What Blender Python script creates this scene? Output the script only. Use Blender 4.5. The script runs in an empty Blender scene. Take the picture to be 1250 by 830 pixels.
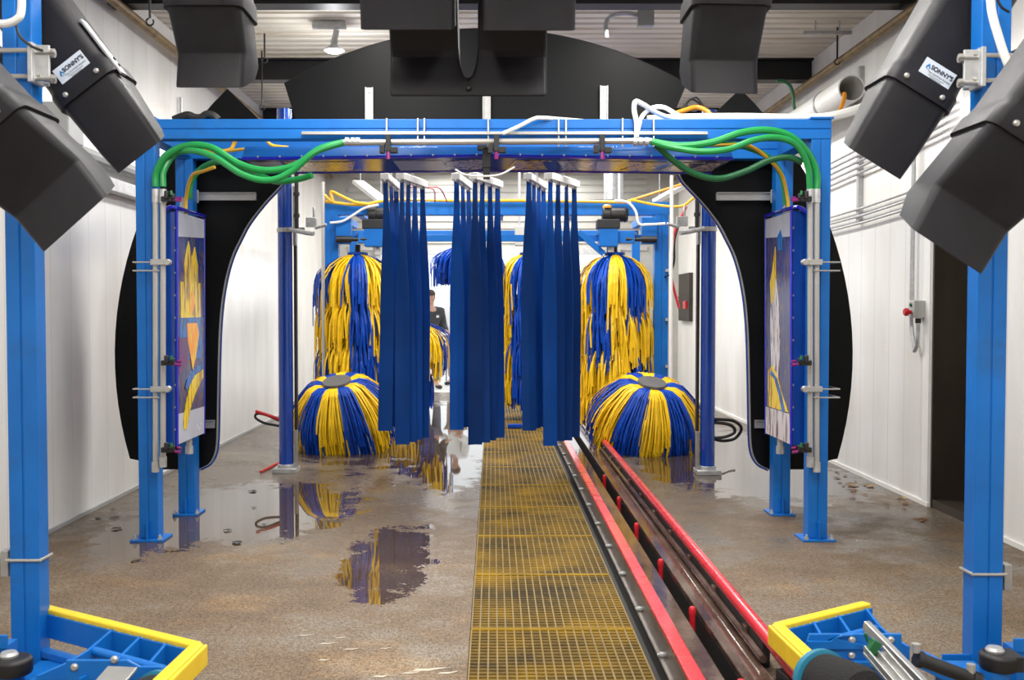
import bpy, bmesh, math, random
from mathutils import Vector, Matrix
random.seed(7)
PI = math.pi
SC = bpy.context.scene
COL = SC.collection

# ------------------------------------------------------------------ camera, sky, lights
F = 1250.0; HC = 1.4; VX = 602.0; VY = 376.0
TH = math.atan((415.0 - VY) / F); CT, ST = math.cos(TH), math.sin(TH)
cam_d = bpy.data.cameras.new('camera'); cam = bpy.data.objects.new('camera', cam_d); COL.objects.link(cam)
cam.location = (0, 0, HC); cam.rotation_euler = (PI / 2 - TH, 0, 0)
cam_d.sensor_width = 36; cam_d.lens = 36; cam_d.shift_x = (625 - VX) / 1250.0
cam_d.clip_end = 300
cam_d.dof.use_dof = True; cam_d.dof.focus_distance = 6.6; cam_d.dof.aperture_fstop = 5.0
SC.camera = cam
SC.view_settings.view_transform = 'Standard'; SC.view_settings.look = 'None'
SC.view_settings.gamma = 1; SC.view_settings.use_curve_mapping = False
SC.view_settings.exposure = 0.14
w = bpy.data.worlds.new('sky'); SC.world = w; w.use_nodes = True
w.node_tree.nodes['Background'].inputs[0].default_value = (0.93, 0.97, 1.0, 1)
w.node_tree.nodes['Background'].inputs[1].default_value = 1.5
def area(name, loc, sx, sy, power, rot=(0, 0, 0), col=(1, 0.97, 0.92)):
    l = bpy.data.lights.new(name, 'AREA'); l.shape = 'RECTANGLE'; l.size = sx; l.size_y = sy
    l.energy = power; l.color = col
    o = bpy.data.objects.new(name, l); COL.objects.link(o); o.location = loc; o.rotation_euler = rot
    return o
for yy, pw in ((-3.0, 70), (0.4, 78), (3.4, 76), (5.5, 58), (8.75, 72), (11.1, 66), (13.5, 66), (15.8, 66)):
    area('ceiling_lamp_light', (-0.8, yy, 3.6), 0.4, 1.5, pw)
    area('ceiling_lamp_light', (1.1, yy, 3.6), 0.4, 1.5, pw)

# ------------------------------------------------------------------ projection helpers (pixel of the photo -> place)
def P(px, py, Y):
    v = (415.0 - py) / F
    z = Y * (v * CT - ST) / (CT + v * ST)
    d = Y * CT - z * ST
    return Vector(((px - VX) / F * d, Y, HC + z))
def G(px, py, z=0.0):
    v = (415.0 - py) / F
    k = (v * CT - ST) / (CT + v * ST)
    return P(px, py, (z - HC) / k)

# ------------------------------------------------------------------ materials
def _n(nt, t, **kw):
    n = nt.nodes.new(t)
    for k, v in kw.items(): setattr(n, k, v)
    return n
def mat(name, col, rough=0.5, metal=0.0, var=0.12, scale=8.0, bump=0.0, bscale=60.0, coat=0.0, dirt=None, dirt_amt=0.0, rvar=0.06, stretch=(1, 1, 1), emit=None, es=0.0, world=False, spec=0.5, orand=0.0):
    m = bpy.data.materials.new(name); m.use_nodes = True
    nt = m.node_tree; b = nt.nodes['Principled BSDF']
    tc = _n(nt, 'ShaderNodeTexCoord'); mp = _n(nt, 'ShaderNodeMapping'); mp.inputs['Scale'].default_value = stretch
    if world: tc = _n(nt, 'ShaderNodeNewGeometry')
    nt.links.new(tc.outputs['Position' if world else 'Object'], mp.inputs[0])
    nz = _n(nt, 'ShaderNodeTexNoise'); nz.inputs['Scale'].default_value = scale; nz.inputs['Detail'].default_value = 5
    nt.links.new(mp.outputs[0], nz.inputs['Vector'])
    rp = _n(nt, 'ShaderNodeValToRGB')
    c0 = [max(0, c * (1 - var)) for c in col]; c1 = [min(1, c * (1 + var)) for c in col]
    rp.color_ramp.elements[0].position = 0.3; rp.color_ramp.elements[1].position = 0.7
    rp.color_ramp.elements[0].color = (*c0, 1); rp.color_ramp.elements[1].color = (*c1, 1)
    nt.links.new(nz.outputs['Fac'], rp.inputs[0])
    out = rp.outputs[0]
    if dirt:
        n2 = _n(nt, 'ShaderNodeTexNoise'); n2.inputs['Scale'].default_value = scale * 0.6; n2.inputs['Detail'].default_value = 8; n2.inputs['Roughness'].default_value = 0.65
        nt.links.new(mp.outputs[0], n2.inputs['Vector'])
        r2 = _n(nt, 'ShaderNodeValToRGB'); r2.color_ramp.elements[0].position = 0.62 - 0.35 * dirt_amt; r2.color_ramp.elements[1].position = 0.85 - 0.25 * dirt_amt
        nt.links.new(n2.outputs['Fac'], r2.inputs[0])
        mx = _n(nt, 'ShaderNodeMix', data_type='RGBA'); nt.links.new(r2.outputs[0], mx.inputs[0])
        nt.links.new(out, mx.inputs[6]); mx.inputs[7].default_value = (*dirt, 1); out = mx.outputs[2]
    nt.links.new(out, b.inputs['Base Color'])
    if orand:
        oi = _n(nt, 'ShaderNodeObjectInfo'); om = _n(nt, 'ShaderNodeMapRange'); om.inputs['To Min'].default_value = 1 - orand; om.inputs['To Max'].default_value = 1 + orand * 0.5
        nt.links.new(oi.outputs['Random'], om.inputs[0]); mm = _n(nt, 'ShaderNodeMix', data_type='RGBA', blend_type='MULTIPLY'); mm.inputs[0].default_value = 1
        nt.links.new(out, mm.inputs[6]); nt.links.new(om.outputs[0], mm.inputs[7]); out = mm.outputs[2]; nt.links.new(out, b.inputs['Base Color'])
    b.inputs['Specular IOR Level'].default_value = spec
    b.inputs['Metallic'].default_value = metal
    mr = _n(nt, 'ShaderNodeMapRange'); mr.inputs['To Min'].default_value = max(0.02, rough - rvar); mr.inputs['To Max'].default_value = min(1, rough + rvar)
    nt.links.new(nz.outputs['Fac'], mr.inputs[0]); nt.links.new(mr.outputs[0], b.inputs['Roughness'])
    if coat: b.inputs['Coat Weight'].default_value = coat; b.inputs['Coat Roughness'].default_value = 0.08
    if bump:
        n3 = _n(nt, 'ShaderNodeTexNoise'); n3.inputs['Scale'].default_value = bscale; nt.links.new(mp.outputs[0], n3.inputs['Vector'])
        bp = _n(nt, 'ShaderNodeBump'); bp.inputs['Strength'].default_value = bump; bp.inputs['Distance'].default_value = 0.01
        nt.links.new(n3.outputs['Fac'], bp.inputs['Height']); nt.links.new(bp.outputs[0], b.inputs['Normal'])
    if emit: b.inputs['Emission Color'].default_value = (*emit, 1); b.inputs['Emission Strength'].default_value = es
    return m

def wall_mat(name, axis='Y'):
    m = bpy.data.materials.new(name); m.use_nodes = True; nt = m.node_tree; b = nt.nodes['Principled BSDF']
    tc = _n(nt, 'ShaderNodeTexCoord'); sx = _n(nt, 'ShaderNodeSeparateXYZ'); nt.links.new(tc.outputs['Object'], sx.inputs[0])
    def wave(scale, lo, hi):
        mu = _n(nt, 'ShaderNodeMath', operation='MULTIPLY'); mu.inputs[1].default_value = scale; nt.links.new(sx.outputs[axis], mu.inputs[0])
        fr = _n(nt, 'ShaderNodeMath', operation='FRACT'); nt.links.new(mu.outputs[0], fr.inputs[0])
        rp = _n(nt, 'ShaderNodeMapRange', interpolation_type='SMOOTHSTEP'); rp.inputs['From Min'].default_value = lo; rp.inputs['From Max'].default_value = hi
        nt.links.new(fr.outputs[0], rp.inputs[0]); return rp.outputs[0]
    seam = wave(1 / 0.305, 0.0, 0.035)
    rib = wave(1 / 0.0305, 0.0, 0.25)
    nz = _n(nt, 'ShaderNodeTexNoise'); nz.inputs['Scale'].default_value = 1.3; nz.inputs['Detail'].default_value = 6
    mp = _n(nt, 'ShaderNodeMapping'); mp.inputs['Scale'].default_value = (1, 1.6, 0.5); nt.links.new(tc.outputs['Object'], mp.inputs[0]); nt.links.new(mp.outputs[0], nz.inputs['Vector'])
    rp = _n(nt, 'ShaderNodeValToRGB'); rp.color_ramp.elements[0].color = (0.70, 0.69, 0.66, 1); rp.color_ramp.elements[1].color = (0.84, 0.84, 0.83, 1)
    rp.color_ramp.elements[0].position = 0.25; rp.color_ramp.elements[1].position = 0.65
    nt.links.new(nz.outputs['Fac'], rp.inputs[0])
    mx = _n(nt, 'ShaderNodeMix', data_type='RGBA'); nt.links.new(seam, mx.inputs[0]); mx.inputs[6].default_value = (0.55, 0.54, 0.52, 1); nt.links.new(rp.outputs[0], mx.inputs[7])
    nt.links.new(mx.outputs[2], b.inputs['Base Color'])
    b.inputs['Roughness'].default_value = 0.24; b.inputs['Specular IOR Level'].default_value = 0.6
    # gentle waviness of thin plastic panels + ribs
    n2 = _n(nt, 'ShaderNodeTexNoise'); n2.inputs['Scale'].default_value = 2.0; nt.links.new(mp.outputs[0], n2.inputs['Vector'])
    ad = _n(nt, 'ShaderNodeMath', operation='ADD'); m1 = _n(nt, 'ShaderNodeMath', operation='MULTIPLY'); m1.inputs[1].default_value = 0.12
    nt.links.new(rib, m1.inputs[0]); nt.links.new(m1.outputs[0], ad.inputs[0]); nt.links.new(n2.outputs['Fac'], ad.inputs[1])
    a2 = _n(nt, 'ShaderNodeMath', operation='ADD'); m2 = _n(nt, 'ShaderNodeMath', operation='MULTIPLY'); m2.inputs[1].default_value = 0.25
    nt.links.new(seam, m2.inputs[0]); nt.links.new(ad.outputs[0], a2.inputs[0]); nt.links.new(m2.outputs[0], a2.inputs[1])
    bp = _n(nt, 'ShaderNodeBump'); bp.inputs['Strength'].default_value = 0.35; bp.inputs['Distance'].default_value = 0.012
    nt.links.new(a2.outputs[0], bp.inputs['Height']); nt.links.new(bp.outputs[0], b.inputs['Normal'])
    return m

def floor_mat():
    m = bpy.data.materials.new('wet_concrete'); m.use_nodes = True; nt = m.node_tree; b = nt.nodes['Principled BSDF']
    tc = _n(nt, 'ShaderNodeTexCoord'); L = nt.links.new
    def noise(scale, det=6, ro=0.6, st=(1, 1, 1)):
        mp = _n(nt, 'ShaderNodeMapping'); mp.inputs['Scale'].default_value = st; L(tc.outputs['Object'], mp.inputs[0])
        n = _n(nt, 'ShaderNodeTexNoise'); n.inputs['Scale'].default_value = scale; n.inputs['Detail'].default_value = det; n.inputs['Roughness'].default_value = ro
        L(mp.outputs[0], n.inputs['Vector']); return n.outputs['Fac']
    def mth(op, a, c, clamp=False):
        n = _n(nt, 'ShaderNodeMath', operation=op, use_clamp=clamp)
        for i, v in enumerate((a, c)):
            if isinstance(v, (int, float)): n.inputs[i].default_value = v
            else: L(v, n.inputs[i])
        return n.outputs[0]
    big = noise(0.9, 7, 0.6); mid = noise(4.5, 7, 0.65); fine = noise(120, 2, 0.6); grit = noise(48, 4, 0.8)
    rp = _n(nt, 'ShaderNodeValToRGB'); els = rp.color_ramp.elements
    els[0].position = 0.30; els[0].color = (0.085, 0.058, 0.038, 1)
    els[1].position = 0.72; els[1].color = (0.27, 0.222, 0.17, 1)
    e = els.new(0.48); e.color = (0.155, 0.108, 0.068, 1); e = els.new(0.58); e.color = (0.195, 0.158, 0.118, 1)
    L(mth('ADD', mth('MULTIPLY', big, 0.65), mth('MULTIPLY', mid, 0.35)), rp.inputs[0])
    g2 = _n(nt, 'ShaderNodeMapRange'); g2.inputs['From Min'].default_value = 0.40; g2.inputs['From Max'].default_value = 0.60; g2.inputs['To Min'].default_value = 0.30; g2.inputs['To Max'].default_value = 1.6
    L(mth('ADD', mth('MULTIPLY', grit, 0.5), mth('MULTIPLY', fine, 0.5)), g2.inputs[0])
    c1 = _n(nt, 'ShaderNodeMix', data_type='RGBA', blend_type='MULTIPLY'); c1.inputs[0].default_value = 1.0
    L(rp.outputs[0], c1.inputs[6]); L(g2.outputs[0], c1.inputs[7])
    tn = _n(nt, 'ShaderNodeMapRange', interpolation_type='SMOOTHSTEP'); tn.inputs['From Min'].default_value = 0.52; tn.inputs['From Max'].default_value = 0.68; L(noise(1.7, 6, 0.6, (0.7, 1, 1)), tn.inputs[0])
    ct = _n(nt, 'ShaderNodeMix', data_type='RGBA', blend_type='MULTIPLY'); L(tn.outputs[0], ct.inputs[0]); L(c1.outputs[2], ct.inputs[6]); ct.inputs[7].default_value = (1.36, 1.25, 1.04, 1); c1 = ct
    # puddles: patches of standing water (x, y, rx, ry)
    sp = _n(nt, 'ShaderNodeSeparateXYZ'); L(tc.outputs['Object'], sp.inputs[0])
    wob = mth('ADD', mth('MULTIPLY', mth('SUBTRACT', mid, 0.5), 3.6), mth('MULTIPLY', mth('SUBTRACT', grit, 0.5), 1.6))
    mask = None
    for (x, y, rx, ry) in PUDDLES:
        dx = mth('DIVIDE', mth('SUBTRACT', sp.outputs[0], x), rx); dy = mth('DIVIDE', mth('SUBTRACT', sp.outputs[1], y), ry)
        d = mth('ADD', mth('ADD', mth('POWER', mth('ABSOLUTE', dx, 0), 2.0), mth('POWER', mth('ABSOLUTE', dy, 0), 2.0)), wob)
        v = mth('SUBTRACT', 1.0, d)
        mask = v if mask is None else mth('MAXIMUM', mask, v)
    wet = _n(nt, 'ShaderNodeMapRange', interpolation_type='SMOOTHSTEP'); wet.inputs['From Min'].default_value = -0.08; wet.inputs['From Max'].default_value = 0.12
    L(mask, wet.inputs[0])
    # general dampness further in
    dm = _n(nt, 'ShaderNodeMapRange', interpolation_type='SMOOTHSTEP'); dm.inputs['From Min'].default_value = 0.42; dm.inputs['From Max'].default_value = 0.62
    dep = _n(nt, 'ShaderNodeMapRange'); dep.inputs['From Min'].default_value = 4.0; dep.inputs['From Max'].default_value = 8.5; dep.inputs['To Min'].default_value = -0.10; dep.inputs['To Max'].default_value = 0.14
    L(sp.outputs[1], dep.inputs[0])
    L(mth('ADD', mth('ADD', mth('MULTIPLY', big, 0.5), mth('MULTIPLY', mid, 0.5)), dep.outputs[0]), dm.inputs[0])
    cm = _n(nt, 'ShaderNodeMix', data_type='RGBA', blend_type='MULTIPLY'); L(mth('MULTIPLY', dm.outputs[0], 0.6), cm.inputs[0]); L(c1.outputs[2], cm.inputs[6]); cm.inputs[7].default_value = (0.52, 0.54, 0.56, 1)
    cw = _n(nt, 'ShaderNodeMix', data_type='RGBA', blend_type='MULTIPLY'); L(wet.outputs[0], cw.inputs[0]); L(cm.outputs[2], cw.inputs[6]); cw.inputs[7].default_value = (0.55, 0.50, 0.45, 1)
    L(cw.outputs[2], b.inputs['Base Color'])
    rr = _n(nt, 'ShaderNodeMix', data_type='FLOAT'); L(dm.outputs[0], rr.inputs[0]); rr.inputs[2].default_value = 0.62; rr.inputs[3].default_value = 0.26
    r3 = _n(nt, 'ShaderNodeMix', data_type='FLOAT'); L(wet.outputs[0], r3.inputs[0]); L(rr.outputs[0], r3.inputs[2]); r3.inputs[3].default_value = 0.025
    L(r3.outputs[0], b.inputs['Roughness'])
    sl = _n(nt, 'ShaderNodeMix', data_type='FLOAT'); L(wet.outputs[0], sl.inputs[0]); sl.inputs[2].default_value = 0.32; sl.inputs[3].default_value = 0.8
    L(sl.outputs[0], b.inputs['Specular IOR Level'])
    bh = mth('ADD', mth('MULTIPLY', fine, 0.5), mth('MULTIPLY', grit, 0.8))
    bp = _n(nt, 'ShaderNodeBump'); bp.inputs['Distance'].default_value = 0.006
    L(mth('MULTIPLY', mth('SUBTRACT', 1.0, wet.outputs[0]), 0.55), bp.inputs['Strength']); L(bh, bp.inputs['Height']); L(bp.outputs[0], b.inputs['Normal'])
    return m
def gp(px, py): v = G(px, py); return v.x, v.y
def pud(px, py, rpx, y0, y1):
    a = G(px, y1); c = G(px, y0); yc = (a.y + c.y) / 2
    return (G(px, py).x, yc, rpx / F * yc, (c.y - a.y) / 2)
PUDDLES = [pud(300, 625, 130, 588, 668), pud(475, 685, 52, 640, 738), pud(200, 640, 60, 600, 690), pud(545, 570, 45, 545, 600),
           pud(950, 590, 120, 560, 612), pud(900, 560, 60, 545, 580), pud(830, 570, 50, 552, 596), (-0.6, 12.0, 1.6, 3.2), (2.0, 10.8, 0.9, 1.6)]

M = {}
M['blue'] = mat('blue_paint', (0.005, 0.140, 0.50), 0.38, 0, 0.10, 5, 0.03, 90, spec=0.35, dirt=(0.02, 0.10, 0.28), dirt_amt=0.15)
M['navy'] = mat('dark_blue_plastic', (0.006, 0.045, 0.27), 0.16, 0, 0.12, 4, coat=0.5)
M['violet'] = mat('violet_blue_edge', (0.012, 0.016, 0.42), 0.12, 0, 0.1, 6, coat=0.6)
M['pipeblue'] = mat('blue_gloss_pipe', (0.006, 0.055, 0.36), 0.15, 0, 0.08, 5, coat=0.5)
M['black'] = mat('black_plastic', (0.0115, 0.0112, 0.0145), 0.5, 0, 0.2, 6, 0.12, 260, spec=0.3)
M['blackgloss'] = mat('black_panel', (0.0045, 0.005, 0.0055), 0.42, 0, 0.2, 3, 0.02, 80, spec=0.15)
M['steel'] = mat('black_steel', (0.012, 0.012, 0.013), 0.5, 0, 0.3, 6)
M['alu'] = mat('brushed_aluminium', (0.45, 0.45, 0.44), 0.36, 0.7, 0.08, 6, stretch=(1, 1, 4))
M['stain'] = mat('stainless_steel', (0.46, 0.45, 0.43), 0.34, 0.5, 0.06, 3, rvar=0.03)
M['galv'] = mat('galvanised_steel', (0.50, 0.51, 0.52), 0.45, 0.6, 0.15, 30)
M['whitep'] = mat('white_plastic', (0.80, 0.80, 0.78), 0.35, 0, 0.04, 6)
M['greyp'] = mat('grey_plastic', (0.36, 0.37, 0.37), 0.4, 0, 0.08, 10)
M['yellow'] = mat('yellow_rubber', (0.82, 0.57, 0.02), 0.45, 0, 0.06, 8, 0.06, 70)
M['yfoam'] = mat('yellow_foam', (0.88, 0.56, 0.012), 0.5, 0, 0.12, 9, spec=0.3)
M['bfoam'] = mat('blue_foam', (0.001, 0.055, 0.40), 0.5, 0, 0.18, 9, spec=0.25)
M['cloth'] = mat('navy_cloth', (0.0005, 0.062, 0.32), 0.5, 0, 0.12, 3, 0.05, 120, spec=0.2, orand=0.5)
M['green'] = mat('green_hose', (0.012, 0.26, 0.062), 0.32, 0, 0.1, 6)
M['dgreen'] = mat('dark_green_hose', (0.008, 0.11, 0.035), 0.4, 0, 0.1, 6)
M['yhose'] = mat('yellow_hose', (0.80, 0.46, 0.03), 0.4, 0, 0.08, 6)
M['ohose'] = mat('orange_hose', (0.80, 0.30, 0.02), 0.4, 0, 0.08, 6)
M['rhose'] = mat('red_hose', (0.55, 0.015, 0.02), 0.35, 0, 0.08, 6)
M['red'] = mat('red_plastic', (0.62, 0.018, 0.03), 0.28, 0, 0.12, 7, coat=0.3, dirt=(0.35, 0.05, 0.05), dirt_amt=0.2)
M['pink'] = mat('magenta_tip', (0.20, 0.01, 0.13), 0.3)
M['rust'] = mat('brown_wet_steel', (0.085, 0.050, 0.038), 0.10, 0.1, 0.35, 5, 0.03, 40, dirt=(0.19, 0.13, 0.10), dirt_amt=0.4)
M['dark'] = mat('dark_pit', (0.010, 0.008, 0.006), 0.7)
M['brownpit'] = mat('muddy_pit_bed', (0.03, 0.02, 0.008), 0.6, 0, 0.3, 6)
M['grate'] = mat('yellow_fibreglass_grating', (0.30, 0.17, 0.006), 0.7, 0, 0.45, 2.6, 0.2, 120, dirt=(0.05, 0.036, 0.016), dirt_amt=0.9, world=True, spec=0.15)
M['grateend'] = mat('yellow_grating_edge', (0.32, 0.19, 0.010), 0.6, 0, 0.35, 5, world=True, spec=0.2)
M['gratew'] = mat('worn_grating_ridge', (0.19, 0.145, 0.07), 0.6, 0, 0.3, 3, dirt=(0.24, 0.14, 0.012), dirt_amt=0.6, world=True, spec=0.25)
M['railgrey'] = mat('grey_rail_steel', (0.16, 0.135, 0.12), 0.35, 0.1, 0.3, 5, dirt=(0.07, 0.045, 0.035), dirt_amt=0.4)
M['ceil'] = mat('cream_metal_deck', (0.70, 0.66, 0.56), 0.45, 0, 0.12, 2.0, dirt=(0.50, 0.41, 0.28), dirt_amt=0.3, stretch=(0.6, 2, 1))
M['door'] = mat('dark_brown_door', (0.030, 0.022, 0.016), 0.45, 0, 0.3, 5, stretch=(1, 1, 0.3))
M['rustpipe'] = mat('rusty_yellow_pipe', (0.24, 0.16, 0.07), 0.5, 0.3, 0.3, 8, dirt=(0.04, 0.03, 0.025), dirt_amt=0.4)
M['discgrey'] = mat('dark_grey_disc', (0.10, 0.10, 0.10), 0.5)
M['teal'] = mat('teal_foam', (0.012, 0.17, 0.28), 0.5)
M['blackfoam'] = mat('black_foam', (0.010, 0.010, 0.010), 0.9, 0, 0.3, 40, 0.8, 220)
M['concrete'] = mat('pale_concrete', (0.62, 0.61, 0.58), 0.8, 0, 0.08, 3, 0.1, 60)
M['siding'] = mat('grey_white_siding', (0.42, 0.42, 0.40), 0.45, 0, 0.08, 4)
M['skin'] = mat('skin', (0.55, 0.33, 0.24), 0.5, 0, 0.05, 10)
M['jacket'] = mat('charcoal_jacket', (0.035, 0.037, 0.045), 0.7, 0, 0.2, 20)
M['hair'] = mat('brown_hair', (0.07, 0.035, 0.018), 0.6, 0, 0.2, 40)
M['denim'] = mat('grey_trousers', (0.10, 0.12, 0.17), 0.8, 0, 0.15, 20)
M['beige'] = mat('tan_trousers', (0.32, 0.24, 0.17), 0.8, 0, 0.1, 20)
M['lampglow'] = mat('lamp_glass', (0.9, 0.9, 0.9), 0.3, emit=(1, 0.98, 0.94), es=9)
M['leaf'] = mat('brown_leaf', (0.20, 0.085, 0.03), 0.6, 0, 0.4, 20)
M['leafy'] = mat('yellow_leaf', (0.42, 0.26, 0.05), 0.6, 0, 0.3, 20)
M['bluelabel'] = mat('label_blue', (0.01, 0.16, 0.42), 0.4)
M['ink'] = mat('label_ink', (0.015, 0.02, 0.05), 0.5)
M['greyink'] = mat('label_grey_ink', (0.22, 0.25, 0.30), 0.5)
M['label'] = mat('label_white', (0.62, 0.68, 0.76), 0.35, 0, 0.03)
M['scrap'] = mat('old_paper', (0.50, 0.44, 0.36), 0.7, 0, 0.2, 30, spec=0.1)
M['floor'] = floor_mat()
M['wallY'] = wall_mat('white_ribbed_panel', 'Y')

# ------------------------------------------------------------------ mesh helpers
def catmull(pts, n=8):
    pts = [Vector(p) for p in pts]
    if len(pts) < 3: return pts
    out = []
    q = [pts[0] * 2 - pts[1]] + pts + [pts[-1] * 2 - pts[-2]]
    for i in range(1, len(q) - 2):
        a, b, c, d = q[i - 1], q[i], q[i + 1], q[i + 2]
        for k in range(n):
            t = k / n
            out.append(0.5 * ((2 * b) + (c - a) * t + (2 * a - 5 * b + 4 * c - d) * t * t + (3 * b - a - 3 * c + d) * t ** 3))
    out.append(pts[-1]); return out

class MB:
    def __init__(s): s.v = []; s.f = []; s.smooth = set()
    def add(s, vs, fs, smooth=False):
        o = len(s.v); s.v += [Vector(v) for v in vs]
        for f in fs:
            if smooth: s.smooth.add(len(s.f))
            s.f.append([i + o for i in f])
        return s
    def box(s, c, size, R=None):
        hx, hy, hz = size[0] / 2, size[1] / 2, size[2] / 2; c = Vector(c)
        vs = [Vector((x * hx, y * hy, z * hz)) for x in (-1, 1) for y in (-1, 1) for z in (-1, 1)]
        if R is not None: vs = [R @ v for v in vs]
        return s.add([c + v for v in vs], [(0, 1, 3, 2), (4, 6, 7, 5), (0, 4, 5, 1), (2, 3, 7, 6), (0, 2, 6, 4), (1, 5, 7, 3)])
    def bar(s, a, b, wx, wz, up=(0, 0, 1)):
        a, b = Vector(a), Vector(b); d = (b - a); L = d.length; d.normalize()
        u = Vector(up)
        if abs(u.dot(d)) > 0.98: u = Vector((0, 1, 0))
        x = d.cross(u).normalized(); z = x.cross(d).normalized()
        R = Matrix((x, d, z)).transposed()
        return s.box((a + b) / 2, (wx, L, wz), R)
    def tube(s, path, r, seg=8, smooth_n=0, caps=True):
        pts = catmull(path, smooth_n) if smooth_n else [Vector(p) for p in path]
        n = len(pts); vs = []; fs = []
        t0 = (pts[1] - pts[0]).normalized(); u = Vector((0, 0, 1)) if abs(t0.z) < 0.9 else Vector((1, 0, 0))
        for i, p in enumerate(pts):
            t = (pts[min(i + 1, n - 1)] - pts[max(i - 1, 0)])
            if t.length < 1e-9: t = t0
            t = t.normalized(); x = u.cross(t)
            if x.length < 1e-4: x = Vector((1, 0, 0)).cross(t)
            x.normalize(); y = t.cross(x); u = y
            rr = r[i] if isinstance(r, (list, tuple)) else r
            for k in range(seg):
                a = 2 * PI * k / seg; vs.append(p + (x * math.cos(a) + y * math.sin(a)) * rr)
        for i in range(n - 1):
            for k in range(seg):
                k2 = (k + 1) % seg; fs.append((i * seg + k, i * seg + k2, (i + 1) * seg + k2, (i + 1) * seg + k))
        s.add(vs, fs, True)
        if caps:
            o = len(s.v) - len(vs)
            s.f.append([o + k for k in range(seg)][::-1]); s.f.append([o + (n - 1) * seg + k for k in range(seg)])
        return s
    def cyl(s, a, b, r, seg=16): return s.tube([a, b], r, seg)
    def lathe(s, prof, c=(0, 0, 0), R=None, seg=20, cap=True):
        c = Vector(c); vs = []; fs = []
        for (r, z) in prof:
            for k in range(seg):
                a = 2 * PI * k / seg; v = Vector((r * math.cos(a), r * math.sin(a), z)); vs.append(c + (R @ v if R is not None else v))
        for i in range(len(prof) - 1):
            for k in range(seg):
                k2 = (k + 1) % seg; fs.append((i * seg + k, i * seg + k2, (i + 1) * seg + k2, (i + 1) * seg + k))
        o = len(s.v); s.add(vs, fs, True)
        if cap:
            s.f.append([o + k for k in range(seg)][::-1]); s.f.append([o + (len(prof) - 1) * seg + k for k in range(seg)])
        return s
    def prism(s, poly, off):
        # poly: list of 3D points, extruded by vector off
        n = len(poly); off = Vector(off); a = [Vector(p) for p in poly]
        vs = a + [p + off for p in a]
        fs = [list(range(n)), list(range(2 * n - 1, n - 1, -1))]
        for i in range(n): j = (i + 1) % n; fs.append((i, i + n, j + n, j))
        return s.add(vs, fs)
    def loft(s, secs, close0=True, close1=True, smooth=True):
        # secs: list of equal-length rings of points
        n = len(secs[0]); vs = [p for r in secs for p in r]; fs = []
        for i in range(len(secs) - 1):
            for k in range(n):
                k2 = (k + 1) % n; fs.append((i * n + k, i * n + k2, (i + 1) * n + k2, (i + 1) * n + k))
        o = len(s.v); s.add(vs, fs, smooth)
        if close0: s.f.append([o + k for k in range(n)][::-1])
        if close1: s.f.append([o + (len(secs) - 1) * n + k for k in range(n)])
        return s
    def sphere(s, c, r, seg=12, rings=8, sc=(1, 1, 1)):
        prof = []
        c = Vector(c); vs = []; fs = []
        for i in range(rings + 1):
            ph = -PI / 2 + PI * i / rings
            rr = max(math.cos(ph), 0.02)
            for k in range(seg):
                a = 2 * PI * k / seg; vs.append(c + Vector((rr * math.cos(a) * r * sc[0], rr * math.sin(a) * r * sc[1], math.sin(ph) * r * sc[2])))
        for i in range(rings):
            for k in range(seg):
                k2 = (k + 1) % seg; fs.append((i * seg + k, i * seg + k2, (i + 1) * seg + k2, (i + 1) * seg + k))
        o = len(s.v); s.add(vs, fs, True); s.f.append([o + k for k in range(seg)][::-1]); s.f.append([o + rings * seg + k for k in range(seg)])
        return s

def rrect(w, d, r, z, y0=0.0, cx=0.0, n=4):
    """rounded rectangle ring in local XY at height z; y from y0 to y0+d"""
    r = min(r, w / 2 - 1e-4, d / 2 - 1e-4); out = []
    for (sx, sy, a0) in ((1, 1, 0), (-1, 1, PI / 2), (-1, -1, PI), (1, -1, 3 * PI / 2)):
        for k in range(n + 1):
            a = a0 + PI / 2 * k / n
            out.append(Vector((cx + sx * (w / 2 - r) + r * math.cos(a), y0 + d / 2 + sy * (d / 2 - r) + r * math.sin(a), z)))
    return out

def origin_of(o):
    v = Vector((0, 0, 0))
    while o is not None: v += o.location; o = o.parent
    return v
def mk(name, mb, m, parent=None, bevel=0.0, sub=0, seg=2, autos=True):
    me = bpy.data.meshes.new(name)
    if parent is None:
        xs = [v.x for v in mb.v]; ys = [v.y for v in mb.v]; zs = [v.z for v in mb.v]
        org = Vector(((min(xs) + max(xs)) / 2, (min(ys) + max(ys)) / 2, min(zs)))
    else: org = origin_of(parent)
    me.from_pydata([tuple(v - org) for v in mb.v], [], mb.f)
    for i in mb.smooth: me.polygons[i].use_smooth = True
    bm = bmesh.new(); bm.from_mesh(me); bmesh.ops.recalc_face_normals(bm, faces=bm.faces); bm.to_mesh(me); bm.free()
    if mb.smooth: me.set_sharp_from_angle(angle=math.radians(32))
    me.materials.append(m)
    o = bpy.data.objects.new(name, me); COL.objects.link(o)
    if parent is None: o.location = org
    else: o.parent = parent
    if bevel:
        b = o.modifiers.new('bevel', 'BEVEL'); b.width = bevel; b.segments = seg; b.limit_method = 'ANGLE'; b.angle_limit = math.radians(40)
    return o
def tag(o, label, cat, group=None, kind=None):
    o['label'] = label; o['category'] = cat
    if group: o['group'] = group
    if kind: o['kind'] = kind
    return o
def thing(name, label, cat, loc=(0, 0, 0), group=None):
    o = bpy.data.objects.new(name, None); COL.objects.link(o); o.location = loc; o.empty_display_size = 0.1
    return tag(o, label, cat, group)
def struct(name, mb, m, bevel=0.0):
    o = mk(name, mb, m, None, bevel); o['kind'] = 'structure'; return o
def copy_tree(o, parent=None):
    c = o.copy(); COL.objects.link(c)
    if parent is not None: c.parent = parent
    for ch in list(o.children): copy_tree(ch, c)
    return c

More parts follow.
